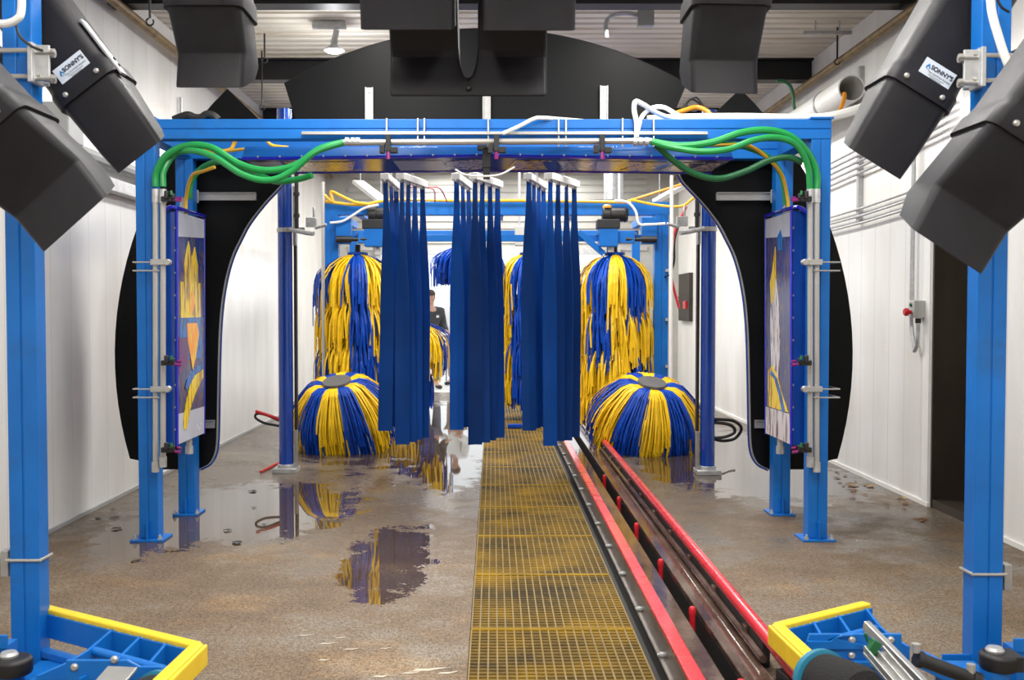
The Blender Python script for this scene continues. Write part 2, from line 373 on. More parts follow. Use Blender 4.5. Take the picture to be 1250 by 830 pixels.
# ------------------------------------------------------------------ setting: floor, walls, ceiling
XL, XR, Y0, Y1, ZC = -2.77, 3.07, -6.0, 17.0, 3.79
GX0, GX1, PX1 = -0.10, 0.615, 1.03        # grating edges, end of the conveyor pit
b = MB()
b.box(((XL + GX0) / 2 - 0.1, (Y0 + Y1) / 2, -0.1), (GX0 - XL + 0.2, Y1 - Y0, 0.2))
b.box(((PX1 + XR) / 2 + 0.35, (Y0 + Y1) / 2, -0.1), (XR - PX1 + 0.7, Y1 - Y0, 0.2))
b.box(((GX0 + PX1) / 2, (Y0 + Y1) / 2, -0.42), (PX1 - GX0 + 0.2, Y1 - Y0, 0.1))
b.box(((GX0 + PX1) / 2, 16.75, -0.1), (PX1 - GX0, 0.5, 0.2))
fl = struct('floor', b, M['floor']); 
for v in fl.data.vertices: v.co += fl.location          # keep object coordinates equal to world ones for the puddles
fl.location = (0, 0, 0)
b = MB(); b.box(((XL + XR) / 2, 40, -0.15), (60, 46, 0.2)); g = struct('ground', b, M['concrete'])
b = MB(); b.box((XL - 0.06, (Y0 + Y1) / 2, ZC / 2), (0.12, Y1 - Y0, ZC)); struct('wall_left', b, M['wallY'])
DY0, DY1, DZ = 6.25, 7.17, 2.08
b = MB()
b.box((XR + 0.06, (Y0 + DY0) / 2, ZC / 2), (0.12, DY0 - Y0, ZC)); b.box((XR + 0.06, (DY1 + Y1) / 2, ZC / 2), (0.12, Y1 - DY1, ZC))
b.box((XR + 0.06, (DY0 + DY1) / 2, (DZ + ZC) / 2), (0.12, DY1 - DY0, ZC - DZ)); struct('wall_right', b, M['wallY'])
b = MB(); b.box(((XL + XR) / 2, Y0 - 0.06, ZC / 2), (XR - XL, 0.12, ZC)); struct('wall_near_added', b, M['door'])  # unseen end wall, added dark so the black panels reflect little
# door in the right wall: dark ribbed leaf set back in its reveal
b = MB()
b.box((XR + 0.26, (DY0 + DY1) / 2, DZ / 2 + 0.02), (0.04, DY1 - DY0 + 0.3, DZ + 0.1))
for i in range(7): b.box((XR + 0.235, DY0 + 0.1 + i * 0.13, DZ / 2), (0.02, 0.03, DZ))
d = struct('door_1', b, M['door'])
b = MB(); b.cyl((XR + 0.2, 6.62, 1.0), (XR + 0.2, 6.78, 1.0), 0.012, 8); b.cyl((XR + 0.2, 6.64, 1.0), (XR + 0.235, 6.64, 1.0), 0.012, 8); b.box((XR + 0.228, 6.63, 0.95), (0.01, 0.04, 0.2))
mk('door_handle', b, M['galv'], d)
b = MB(); b.box((XR + 0.18, DY0 - 0.005, DZ / 2), (0.14, 0.03, DZ)); b.box((XR + 0.128, DY1 - 0.006, DZ / 2), (0.244, 0.03, DZ)); b.box((XR + 0.18, (DY0 + DY1) / 2, DZ), (0.14, DY1 - DY0, 0.03)); b.box((XR + 0.13, (DY0 + DY1) / 2, 0.03), (0.24, DY1 - DY0, 0.06))
struct('trim_1', b, M['door'])
# end wall with the exit opening
EX0, EX1, EZ = -1.9, 2.05, 2.33
b = MB()
b.box(((XL + EX0) / 2, Y1 + 0.06, ZC / 2), (EX0 - XL, 0.12, ZC)); b.box(((XR + EX1) / 2, Y1 + 0.06, ZC / 2), (XR - EX1, 0.12, ZC)); b.box(((EX0 + EX1) / 2, Y1 + 0.06, (EZ + ZC) / 2), (EX1 - EX0, 0.12, ZC - EZ))
for i in range(12): b.box(((EX0 + EX1) / 2, Y1 - 0.012, EZ + 0.06 + i * 0.12), (EX1 - EX0 + 1.0, 0.03, 0.075))
struct('wall_end', b, M['siding'])
b = MB()
for x in (EX0, EX1): b.box((x, Y1 - 0.03, EZ / 2), (0.08, 0.08, EZ))
b.box(((EX0 + EX1) / 2, Y1 - 0.05, EZ), (EX1 - EX0 + 0.1, 0.1, 0.1)); struct('trim_2', b, M['galv'])
# ceiling: trapezoidal metal deck, ribs running across
prof = []; y = Y0
while y < Y1 + 0.2:
    prof += [(y, 0), (y + 0.095, 0), (y + 0.115, 0.035), (y + 0.14, 0.035)]; y += 0.16
b = MB(); vs = []; fs = []
for (yy, dz) in prof: vs += [(XL - 0.1, yy, ZC + dz), (XR + 0.1, yy, ZC + dz)]
for i in range(len(prof) - 1): fs.append((2 * i, 2 * i + 1, 2 * i + 3, 2 * i + 2))
b.add(vs, fs); c = struct('ceiling', b, M['ceil'])
b = MB(); b.box(((XL + XR) / 2, (Y0 + Y1) / 2, ZC + 0.1), (XR - XL + 0.4, Y1 - Y0 + 0.4, 0.06)); mk('roof_deck', b, M['steel'], c)
for i, yy in enumerate((5.05, 7.5, 9.95, 12.4, 14.8)):
    b = MB(); b.box(((XL + XR) / 2, yy, ZC - 0.10), (XR - XL, 0.012, 0.2)); b.box(((XL + XR) / 2, yy, ZC - 0.2), (XR - XL, 0.16, 0.014)); b.box(((XL + XR) / 2, yy, ZC - 0.007), (XR - XL, 0.16, 0.014))
    struct('trim_%d' % (i + 3), b, M['steel'])
for nm, x in (('baseboard_left', XL + 0.008), ('baseboard_right', XR - 0.008)):
    b = MB()
    if nm == 'baseboard_left': b.box((x, (Y0 + Y1) / 2, 0.012), (0.016, Y1 - Y0, 0.024))
    else:
        b.box((x, (Y0 + DY0) / 2, 0.015), (0.016, DY0 - Y0, 0.03)); b.box((x, (DY1 + Y1) / 2, 0.015), (0.016, Y1 - DY1, 0.03))
    struct(nm, b, M['greyp'] if nm == 'baseboard_left' else M['whitep'])
b = MB(); b.box((XR - 0.006, DY1 + 0.06, DZ / 2), (0.012, 0.10, DZ)); b.box((XR - 0.006, DY0 - 0.05, DZ / 2), (0.012, 0.08, DZ)); struct('trim_8', b, M['whitep'])

# ------------------------------------------------------------------ floor gratings
def grate_mesh(L=0.905, W=GX1 - GX0 - 0.012):
    g1 = MB(); nx = 19; ny = 24
    for i in range(nx + 1): g1.box((-W / 2 + W * i / nx, 0, -0.0135), (0.0065, L, 0.028))
    g2 = MB()
    for j in range(ny + 1): g2.box((0, -L / 2 + L * j / ny, -0.016), (W, 0.025, 0.028)) if 0 < j < ny else None
    return g1, g2
gx = (GX0 + GX1) / 2; first = None
ords = ['nearest', 'second', 'third', 'fourth', 'fifth', 'sixth', 'seventh', 'eighth', 'ninth', 'tenth', 'eleventh', 'twelfth', 'thirteenth', 'fourteenth', 'fifteenth']
for i in range(15):
    yc = 3.06 + 0.9133 * i
    lab = 'yellow-brown mesh floor grating panel, %s in the strip counting from the camera' % ('first' if i == 0 else ords[i])
    if first is None:
        first = thing('floor_grating', lab, 'grating', (0, 0, 0), 'floor grating panels')
        g1, g2 = grate_mesh(); mk('long_ridges', g1, M['gratew'], first); mk('cross_ridges', g2, M['grate'], first)
        for yy in (-0.4475, 0.4475):
            ge = MB(); ge.box((0, yy, -0.0125), (GX1 - GX0 - 0.012, 0.009, 0.028)); mk('end_bar', ge, M['grateend'], first)
        o = first
    else: o = copy_tree(first); o['label'] = lab
    o.location = (gx, yc, 0.0)
# ledge the gratings rest on and muddy bed beneath
b = MB(); b.box((gx, (2.5 + 16.5) / 2, -0.20), (GX1 - GX0, 14, 0.02)); struct('trim_9', b, M['brownpit'])
b = MB()
for x in (GX0 + 0.008, GX1 - 0.010): b.box((x, 9.5, -0.115), (0.02, 14, 0.17))
struct('trim_10', b, M['dark'])

# ------------------------------------------------------------------ conveyor
cv = thing('conveyor_bed', 'brown wet steel conveyor bed with a dark slot between its two plates', 'conveyor', (0.88, 9.5, 0))
YC0, YC1 = 1.2, 16.4; ym = (YC0 + YC1) / 2; yl = YC1 - YC0
b = MB(); b.box((0.797, ym, 0.012), (0.125, yl, 0.024)); mk('left_plate', b, M['rust'], cv, 0.004)
b = MB(); b.box((0.985, ym, 0.012), (0.11, yl, 0.024)); mk('right_plate', b, M['rust'], cv, 0.004)
b = MB(); b.box((0.895, ym, -0.12), (0.07, yl, 0.02)); mk('slot_bed', b, M['dark'], cv)
b = MB(); b.box((0.855, ym, -0.06), (0.01, yl, 0.12)); b.box((0.935, ym, -0.06), (0.01, yl, 0.12)); mk('slot_wall', b, M['dark'], cv)
b = MB(); b.box((0.63, ym, -0.1), (0.02, yl, 0.06)); b.box((0.655, ym, -0.05), (0.07, yl, 0.012)); mk('drip_edge', b, M['dark'], cv)
def rail(name, label, x, y0, top):
    t = thing(name, label, 'rail', (x, (y0 + YC1) / 2, 0), 'conveyor guide rails')
    yl = YC1 - y0; ym = (YC1 + y0) / 2
    return t, yl, ym
t, yl_, ym_ = rail('guide_rail', 'red-topped brown guide rail directly beside the floor gratings', 0.705, YC0, 0.1)
b = MB(); b.box((0.708, ym_, 0.045), (0.046, yl_, 0.09)); b.box((0.695, ym_, 0.008), (0.075, yl_, 0.016)); mk('rail_body', b, M['railgrey'], t, 0.006)
b = MB(); b.box((0.712, ym_, 0.098), (0.060, yl_, 0.02)); mk('red_strip', b, M['red'], t, 0.006)
for i in range(14):
    yy = 3.4 + i * 0.62
    b = MB(); b.cyl((0.660, yy, 0.026), (0.69, yy, 0.026), 0.011, 10); b.cyl((0.650, yy, 0.026), (0.661, yy, 0.026), 0.006, 8); mk('bolt', b, M['greyp'], t)
t, yl_, ym_ = rail('guide_rail', 'red tube guide rail on a black base along the right edge of the conveyor', 1.07, 3.95, 0.13)
b = MB(); b.box((1.065, ym_, 0.05), (0.03, yl_, 0.1)); mk('rail_body', b, M['steel'], t, 0.004)
for i in range(16):
    yy = 4.2 + i * 0.6
    b = MB(); b.box((1.045, yy, 0.045), (0.02, 0.05, 0.09)); mk('rail_bracket', b, M['rust'], t, 0.003)
b = MB(); b.cyl((1.040, 3.9, 0.05), (1.040, YC1, 0.05), 0.016, 10); mk('lower_pipe', b, M['rust'], t)
b = MB(); b.tube([(1.07, YC1, 0.118), (1.07, 4.1, 0.118), (1.073, 3.9, 0.112), (1.09, 3.72, 0.085), (1.13, 3.58, 0.035)], 0.027, 12, 4); mk('red_tube', b, M['red'], t)
b = MB(); b.box((1.10, 3.62, 0.03), (0.05, 0.32, 0.06), Matrix.Rotation(0.15, 3, 'Z')); mk('rail_end', b, M['steel'], t, 0.004)
pusher0 = None
for i, yy in enumerate((3.65, 4.55, 5.42, 6.34, 7.23, 8.18)):
    lab = 'small red pusher stub standing in the conveyor slot, %s from the camera' % ['first', 'second', 'third', 'fourth', 'fifth', 'sixth'][i]
    b = MB(); b.lathe([(0.014, -0.11), (0.014, 0.02), (0.016, 0.03), (0.016, 0.055), (0.012, 0.062)], (0.893, yy, 0), seg=10)
    tag(mk('pusher_stub', b, M['red'], None), lab, 'pusher', 'red pusher stubs in the slot')

# ------------------------------------------------------------------ grooved box-section post, as the frames use
def groove_post(b, x, y, z0, z1, wx, wy):
    hw = wx / 2
    for sx in (-1, 1): b.box((x + sx * (hw / 2 + 0.001), y, (z0 + z1) / 2), (hw - 0.004, wy, z1 - z0))
    b.box((x, y, (z0 + z1) / 2), (0.01, wy - 0.008, z1 - z0))
def groove_beam(b, x0, x1, y, z0, z1, wy):
    h = (z1 - z0) / 2; zc = (z0 + z1) / 2
    for s in (-1, 1): b.box(((x0 + x1) / 2, y, zc + s * (h / 2 + 0.001)), (x1 - x0, wy, h - 0.004))
    b.box(((x0 + x1) / 2, y, zc), (x1 - x0, wy - 0.01, 0.01))

# ------------------------------------------------------------------ spray arch frame in the middle
XA, XB = -2.075, 1.955; YF, YR = 6.18, 6.95
fr = thing('spray_arch_frame', 'blue steel four-post arch frame spanning the bay in front of the black panels', 'frame', (-0.06, 6.55, 0))
for (x, y, s) in ((XA, YF, 1.0), (XB, YF, 1.0), (XA, YR, 1.0), (XB, YR, 1.0)):
    b = MB(); groove_post(b, x, y, 0.012, 2.40 if y == YR else 2.405, 0.118, 0.10); p = mk('post', b, M['blue'], fr, 0.004)
    b = MB(); b.box((x, y, 0.006), (0.20 if y == YF else 0.17, 0.19, 0.012)); b.box((x + 0.0, y - 0.066, 0.06), (0.008, 0.05, 0.11)); mk('foot_plate', b, M['blue'], p, 0.002)
    for dx in (-0.075, 0.075):
        b = MB(); b.cyl((x + dx, y - 0.075, 0.01), (x + dx, y - 0.075, 0.04), 0.008, 8); b.lathe([(0.015, 0.012), (0.015, 0.024)], (x + dx, y - 0.075, 0), seg=6); mk('anchor_bolt', b, M['galv'], p)
b = MB(); groove_beam(b, XA - 0.06, XB + 0.06, YF, 2.405, 2.525, 0.10); mk('front_beam', b, M['blue'], fr, 0.004)
b = MB(); groove_beam(b, XA - 0.06, XB + 0.06, YR, 2.40, 2.525, 0.10); mk('rear_beam', b, M['blue'], fr, 0.004)
for x in (XA, XB):
    b = MB(); b.box((x, (YF + YR) / 2, 2.465), (0.1, YR - YF - 0.1, 0.1)); mk('side_beam', b, M['blue'], fr, 0.004)
for x in (XA, XB):
    b = MB(); b.box((x, YF, 2.53), (0.14, 0.12, 0.012)); mk('cap_plate', b, M['blue'], fr, 0.002)

# side panel boxes (brush reflections painted on the inner face)
def reflection_mat(name, seed):
    """brush reflections painted as base colour: irregular streaks of yellow, violet, orange and blue"""
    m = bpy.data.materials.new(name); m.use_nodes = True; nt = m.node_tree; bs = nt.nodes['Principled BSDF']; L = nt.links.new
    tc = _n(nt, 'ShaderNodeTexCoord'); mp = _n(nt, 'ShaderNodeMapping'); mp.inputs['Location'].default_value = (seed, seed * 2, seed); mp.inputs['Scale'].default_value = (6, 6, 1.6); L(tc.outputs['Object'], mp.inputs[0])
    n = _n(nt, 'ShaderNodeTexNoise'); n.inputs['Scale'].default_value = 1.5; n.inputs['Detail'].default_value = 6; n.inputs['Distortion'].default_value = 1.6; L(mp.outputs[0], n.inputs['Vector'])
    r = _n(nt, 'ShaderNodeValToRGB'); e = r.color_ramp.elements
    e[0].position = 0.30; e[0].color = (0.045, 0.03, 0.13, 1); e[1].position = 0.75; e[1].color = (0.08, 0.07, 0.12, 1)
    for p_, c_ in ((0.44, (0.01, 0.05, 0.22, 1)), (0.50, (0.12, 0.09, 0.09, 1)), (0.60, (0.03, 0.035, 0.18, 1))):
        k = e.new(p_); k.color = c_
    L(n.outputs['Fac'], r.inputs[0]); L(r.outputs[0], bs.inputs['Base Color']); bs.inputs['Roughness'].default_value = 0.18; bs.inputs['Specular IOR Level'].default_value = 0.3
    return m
def streak_mat(name, c0, c1, seed):  # streaky patch colour that paints in the reflected brushes
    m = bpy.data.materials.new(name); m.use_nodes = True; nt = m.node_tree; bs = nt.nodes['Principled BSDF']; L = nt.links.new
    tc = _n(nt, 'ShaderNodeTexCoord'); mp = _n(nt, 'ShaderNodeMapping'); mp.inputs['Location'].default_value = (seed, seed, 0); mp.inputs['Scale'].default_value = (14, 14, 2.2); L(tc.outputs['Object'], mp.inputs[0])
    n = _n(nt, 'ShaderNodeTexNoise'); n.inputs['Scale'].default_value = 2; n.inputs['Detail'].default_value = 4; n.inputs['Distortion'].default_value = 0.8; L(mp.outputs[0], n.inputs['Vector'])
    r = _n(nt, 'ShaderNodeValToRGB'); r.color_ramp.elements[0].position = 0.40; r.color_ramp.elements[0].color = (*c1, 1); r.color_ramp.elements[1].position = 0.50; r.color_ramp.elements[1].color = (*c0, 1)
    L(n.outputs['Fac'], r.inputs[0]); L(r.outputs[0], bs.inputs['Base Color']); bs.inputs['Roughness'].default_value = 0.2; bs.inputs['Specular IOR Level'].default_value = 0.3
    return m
M['reflectionL'] = reflection_mat('painted_reflection', 3.1); M['reflectionR'] = reflection_mat('painted_reflection', 8.4)
M['pY'] = streak_mat('reflection_yellow', (0.78, 0.55, 0.015), (0.30, 0.17, 0.03), 1); M['pO'] = streak_mat('reflection_orange', (0.85, 0.30, 0.01), (0.75, 0.55, 0.02), 4)
M['pB'] = streak_mat('reflection_blue', (0.02, 0.14, 0.45), (0.01, 0.05, 0.14), 7); M['pV'] = streak_mat('reflection_violet', (0.14, 0.02, 0.14), (0.03, 0.10, 0.16), 9)
M['pW'] = mat('reflection_pale', (0.45, 0.47, 0.55), 0.25, 0, 0.06, 6); M['pG'] = streak_mat('reflection_silver', (0.62, 0.60, 0.62), (0.16, 0.12, 0.16), 12)

def side_box(sgn, label):
    # sgn -1 left, +1 right. inner face with painted reflections lies along Y
    y0, y1, z0, z1 = 6.26, 6.84, 0.555, 1.995
    xi = -1.925 if sgn < 0 else 1.815; xo = xi + sgn * 0.135
    lean = 0.012
    t = thing('panel_box', label, 'panel', ((xi + xo) / 2, (y0 + y1) / 2, z0), 'blue panel boxes of the spray arch')
    def X(z): return xi + sgn * lean * (1 - (z - z0) / (z1 - z0))
    b = MB(); secs = []
    for z in (z0, z0 + 0.02, z1 - 0.02, z1):
        x = X(z); secs.append([Vector((x + sgn * 0.004, y0, z)), Vector((x + sgn * 0.004, y1, z)), Vector((xo, y1 - 0.05, z)), Vector((xo, y0 + 0.005, z))])
    b.loft(secs, smooth=False); mk('box_shell', b, M['navy'], t, 0.010, seg=3)
    b = MB()
    for yy in (y0, y1): b.tube([(X(z0) + sgn * 0.002, yy, z0), (X(z1) + sgn * 0.002, yy, z1)], 0.009, 8)
    mk('edge_strip', b, M['violet'], t)
    for k in range(10):
        z = z0 + 0.1 + k * 0.137
        b = MB(); b.lathe([(0.0075, 0), (0.005, 0.004)], (X(z) + sgn * 0.012, y0 - 0.001, z), Matrix.Rotation(PI / 2, 3, 'X'), 8); mk('rivet', b, M['stain'], t)
    def face(poly, dx):        # poly in (u along Y 0..1, v along Z 0..1)
        pts = []
        for (u, v) in poly:
            z = z0 + v * (z1 - z0); pts.append(Vector((X(z) - sgn * dx, y0 + 0.012 + u * (y1 - y0 - 0.024), z)))
        return MB().prism(pts, (sgn * 0.0025, 0, 0))
    sh = mk('reflection_sheet', face([(0, 0.005), (1, 0.005), (1, 0.995), (0, 0.995)], 0.002), M['reflectionL' if sgn < 0 else 'reflectionR'], t)
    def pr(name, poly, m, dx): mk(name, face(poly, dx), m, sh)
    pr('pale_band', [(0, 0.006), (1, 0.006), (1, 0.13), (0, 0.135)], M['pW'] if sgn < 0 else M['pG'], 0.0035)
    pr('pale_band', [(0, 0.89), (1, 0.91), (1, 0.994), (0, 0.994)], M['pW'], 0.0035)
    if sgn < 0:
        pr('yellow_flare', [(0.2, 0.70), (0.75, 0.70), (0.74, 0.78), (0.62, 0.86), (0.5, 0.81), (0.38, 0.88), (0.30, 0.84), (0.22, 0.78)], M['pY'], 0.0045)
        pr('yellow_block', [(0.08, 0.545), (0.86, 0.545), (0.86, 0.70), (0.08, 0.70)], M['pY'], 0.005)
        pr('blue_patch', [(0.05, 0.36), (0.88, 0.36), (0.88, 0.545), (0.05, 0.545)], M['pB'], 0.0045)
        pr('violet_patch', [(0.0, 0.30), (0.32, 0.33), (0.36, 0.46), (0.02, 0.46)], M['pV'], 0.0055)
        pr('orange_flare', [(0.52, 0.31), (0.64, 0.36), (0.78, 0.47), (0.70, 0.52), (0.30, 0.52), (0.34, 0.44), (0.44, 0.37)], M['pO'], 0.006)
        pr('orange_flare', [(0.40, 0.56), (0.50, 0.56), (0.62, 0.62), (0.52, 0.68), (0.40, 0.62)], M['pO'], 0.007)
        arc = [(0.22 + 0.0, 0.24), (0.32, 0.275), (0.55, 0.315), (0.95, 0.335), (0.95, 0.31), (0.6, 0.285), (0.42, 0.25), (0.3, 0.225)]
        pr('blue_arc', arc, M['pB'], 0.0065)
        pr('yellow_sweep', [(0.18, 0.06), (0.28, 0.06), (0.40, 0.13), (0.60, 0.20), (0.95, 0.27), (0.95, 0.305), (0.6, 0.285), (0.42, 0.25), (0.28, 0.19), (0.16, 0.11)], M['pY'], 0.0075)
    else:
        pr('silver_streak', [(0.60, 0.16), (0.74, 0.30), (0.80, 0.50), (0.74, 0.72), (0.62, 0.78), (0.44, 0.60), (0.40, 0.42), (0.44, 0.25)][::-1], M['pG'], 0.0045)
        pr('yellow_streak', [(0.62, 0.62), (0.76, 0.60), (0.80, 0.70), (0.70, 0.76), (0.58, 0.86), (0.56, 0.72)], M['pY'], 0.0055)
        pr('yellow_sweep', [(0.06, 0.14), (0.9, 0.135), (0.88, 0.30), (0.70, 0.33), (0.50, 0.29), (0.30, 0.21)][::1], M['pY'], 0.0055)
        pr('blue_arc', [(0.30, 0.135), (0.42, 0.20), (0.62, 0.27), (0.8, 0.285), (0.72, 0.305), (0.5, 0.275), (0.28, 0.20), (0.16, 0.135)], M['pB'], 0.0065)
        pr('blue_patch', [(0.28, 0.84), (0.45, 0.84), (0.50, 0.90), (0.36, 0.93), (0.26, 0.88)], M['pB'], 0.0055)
    # drain stub under the box
    b = MB(); b.cyl(((xi + xo) / 2 - sgn * 0.02, y0 + 0.36, z0 - 0.09), ((xi + xo) / 2 - sgn * 0.02, y0 + 0.36, z0 + 0.01), 0.02, 12); b.cyl(((xi + xo) / 2 - sgn * 0.02, y0 + 0.36, z0 - 0.10), ((xi + xo) / 2 - sgn * 0.02, y0 + 0.36, z0 - 0.05), 0.026, 12); mk('drain_stub', b, M['galv'], t)
    b = MB(); b.cyl(((xi + xo) / 2 - sgn * 0.01, y0 + 0.30, z1), ((xi + xo) / 2 - sgn * 0.01, y0 + 0.30, z1 + 0.11), 0.018, 12); b.cyl(((xi + xo) / 2 - sgn * 0.01, y0 + 0.30, z1), ((xi + xo) / 2 - sgn * 0.01, y0 + 0.30, z1 + 0.05), 0.025, 12); mk('inlet_stub', b, M['galv'], t)
    b = MB(); b.tube([(xo + sgn * 0.0, y0 - 0.02, z1 - 0.06), (xi + sgn * 0.05, y0 - 0.02, z1 + 0.012), (xi + sgn * 0.005, y0 + 0.05, z1 + 0.015), (xi + sgn * 0.0, y1, z1 + 0.015)], 0.013, 8, 5); mk('top_lip', b, M['violet'], t)
    return t
side_box(-1, 'tall dark blue panel box with painted yellow and orange reflections, on left arch posts')
side_box(1, 'tall dark blue panel box with painted silvery streaked reflections, on the right posts of the arch')

# top panel box, with brush reflections painted on its underside
t = thing('panel_box', 'long blue panel box slung under the top beam of the arch', 'panel', (-0.03, 6.52, 2.3), 'blue panel boxes of the spray arch')
x0, x1 = -1.52, 1.45
b = MB(); b.prism([Vector((x0, 6.30, 2.385)), Vector((x1, 6.30, 2.385)), Vector((x1, 6.22, 2.302)), Vector((-0.03, 6.22, 2.318)), Vector((x0, 6.22, 2.302))], (0, 0.02, 0.002)); mk('front_sheet', b, M['blue'], t)
sec = []
for x in (x0, -0.03, x1):
    dz = 0.016 if x == -0.03 else 0
    sec.append([Vector((x, 6.24, 2.298 + dz)), Vector((x, 6.84, 2.300 + dz)), Vector((x, 6.84, 2.39)), Vector((x, 6.32, 2.39))])
b = MB(); b.loft(sec, smooth=False); mk('box_shell', b, M['navy'], t, 0.004)
b = MB(); b.tube([(x0, 6.225, 2.303), (-0.03, 6.225, 2.319), (x1, 6.225, 2.303)], 0.011, 8); b.tube([(x0, 6.84, 2.300), (-0.03, 6.84, 2.315), (x1, 6.84, 2.300)], 0.011, 8); mk('edge_strip', b, M['violet'], t)
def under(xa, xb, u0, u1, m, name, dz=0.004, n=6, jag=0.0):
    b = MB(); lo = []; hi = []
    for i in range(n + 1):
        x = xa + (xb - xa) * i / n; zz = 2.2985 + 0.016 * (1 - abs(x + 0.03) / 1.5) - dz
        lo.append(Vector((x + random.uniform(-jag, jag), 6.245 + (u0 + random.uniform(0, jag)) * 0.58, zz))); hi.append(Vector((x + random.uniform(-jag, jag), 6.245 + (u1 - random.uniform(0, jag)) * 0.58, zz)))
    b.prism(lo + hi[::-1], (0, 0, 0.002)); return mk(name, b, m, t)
sh = under(x0 + 0.02, -0.03, 0.0, 0.97, M['reflectionL'], 'reflection_sheet', 0.003, 4); sh2 = under(-0.03, x1 - 0.02, 0.0, 0.97, M['reflectionR'], 'reflection_sheet', 0.003, 4)
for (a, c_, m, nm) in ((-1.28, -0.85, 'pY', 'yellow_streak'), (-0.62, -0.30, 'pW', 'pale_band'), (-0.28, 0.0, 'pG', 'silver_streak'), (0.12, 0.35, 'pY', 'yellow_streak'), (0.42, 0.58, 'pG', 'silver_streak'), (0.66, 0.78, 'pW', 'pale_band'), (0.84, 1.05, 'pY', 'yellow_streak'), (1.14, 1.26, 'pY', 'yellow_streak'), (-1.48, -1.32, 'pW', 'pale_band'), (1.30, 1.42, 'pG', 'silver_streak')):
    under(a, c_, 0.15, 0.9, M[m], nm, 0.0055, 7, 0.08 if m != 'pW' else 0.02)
for k in range(22):
    x = x0 + 0.1 + k * 0.132; z = 2.312 + 0.016 * (1 - abs(x + 0.03) / 1.5)
    b = MB(); b.lathe([(0.007, 0), (0.005, 0.004)], (x, 6.213, z), Matrix.Rotation(PI / 2, 3, 'X'), 8); mk('rivet', b, M['stain'], t)

# ------------------------------------------------------------------ black shroud panels behind the arch
YS = 7.06
def circ(a0, a1, n, cx=590.0, cy=432.0, r=450.0):
    return [(cx + r * math.cos(math.radians(a0 + (a1 - a0) * i / n)), cy + r * math.sin(math.radians(a0 + (a1 - a0) * i / n))) for i in range(n + 1)]
inner = [(352, 214), (347, 223), (335, 236), (322, 250), (305, 272), (295, 290), (283, 316), (274, 352), (269, 395), (267, 450), (266, 506), (265, 540), (262, 556), (255, 567), (243, 573)]
outer = [(190, 573), (176, 569), (169, 562)] + circ(163.5, 226.0, 22)
def mir(p): return (1181 - p[0], p[1])
for sgn, lab in ((-1, 'black curved side panel behind the left arch posts'), (1, 'black curved side panel behind the right arch posts')):
    poly = inner + outer + [(318, 147)]
    inn = inner
    if sgn > 0: poly = [mir(p) for p in poly]; inn = [mir(p) for p in inner]
    t = thing('shroud_panel', lab, 'panel', P(205 if sgn < 0 else 976, 573, YS), 'black shroud panels')
    b = MB().prism([P(x, y, YS) for x, y in poly], (0, 0.03, 0)); mk('panel_sheet', b, M['blackgloss'], t)
    b = MB().tube([P(x, y, YS + 0.012) for x, y in inn], 0.014, 8, 4); mk('edge_trim', b, M['stain'], t)
    b = MB().tube([P(x - 2.2 * -sgn * -1, y, YS - 0.012) for x, y in inn], 0.006, 6, 4); mk('edge_bead', b, M['navy'], t)
    if sgn < 0: xs = (242, 313); xe = (246, 262)
    else: xs = (874, 950); xe = (921, 935)
    for (xa, xb, ya, yb) in ((xs[0], xs[1], 235, 245), (xe[0], xe[1], 512, 523)):
        a, c = P(xa, (ya + yb) / 2, YS - 0.02), P(xb, (ya + yb) / 2, YS - 0.02)
        b = MB(); b.box((a + c) / 2, ((c - a).length, 0.03, 0.055)); b.box((a + c) / 2 + Vector((0, -0.014, 0.024)), ((c - a).length, 0.03, 0.006)); br = mk('mount_bracket', b, M['alu'], t, 0.002)
    # clamp plate on the post end of the upper bracket
    cx = 238 if sgn < 0 else 945
    b = MB(); c = P(cx, 240, YS - 0.055); b.box(c, (0.05, 0.02, 0.09)); mk('clamp_plate', b, M['alu'], t, 0.004)
# dome
dome = [(362, 150), (347, 102)] + [(592 + 481 * math.sin(math.radians(a)), 516 - 481 * math.cos(math.radians(a))) for a in [-30.6 + 61.2 * i / 30 for i in range(31)]] + [(838, 103), (818, 150)]
t = thing('shroud_panel', 'wide black domed panel standing above the top beam of the arch', 'panel', P(592, 150, 7.03), 'black shroud panels')
b = MB().prism([P(x, y, 7.03) for x, y in dome], (0, 0.03, 0)); mk('panel_sheet', b, M['blackgloss'], t)
b = MB().tube([P(x, y, 7.045) for x, y in dome[1:-1]], 0.005, 6); mk('edge_trim', b, M['steel'], t)
for (xc, ya) in ((451, 107), (594, 100), (737, 105)):
    a, c = P(xc, ya, 7.01), P(xc, 158, 7.01)
    b = MB(); b.box((a + c) / 2, (0.055, 0.008, (a - c).length)); b.box((a + c) / 2 + Vector((-0.024, -0.012, 0)), (0.007, 0.025, (a - c).length)); b.box((a + c) / 2 + Vector((0.024, -0.012, 0)), (0.007, 0.025, (a - c).length)); br = mk('mount_bracket', b, M['alu'], t, 0.001)
    b = MB(); b.lathe([(0.009, 0), (0.006, 0.006)], a + Vector((0, -0.005, -0.03)), Matrix.Rotation(PI / 2, 3, 'X'), 8); mk('screw', b, M['galv'], br)

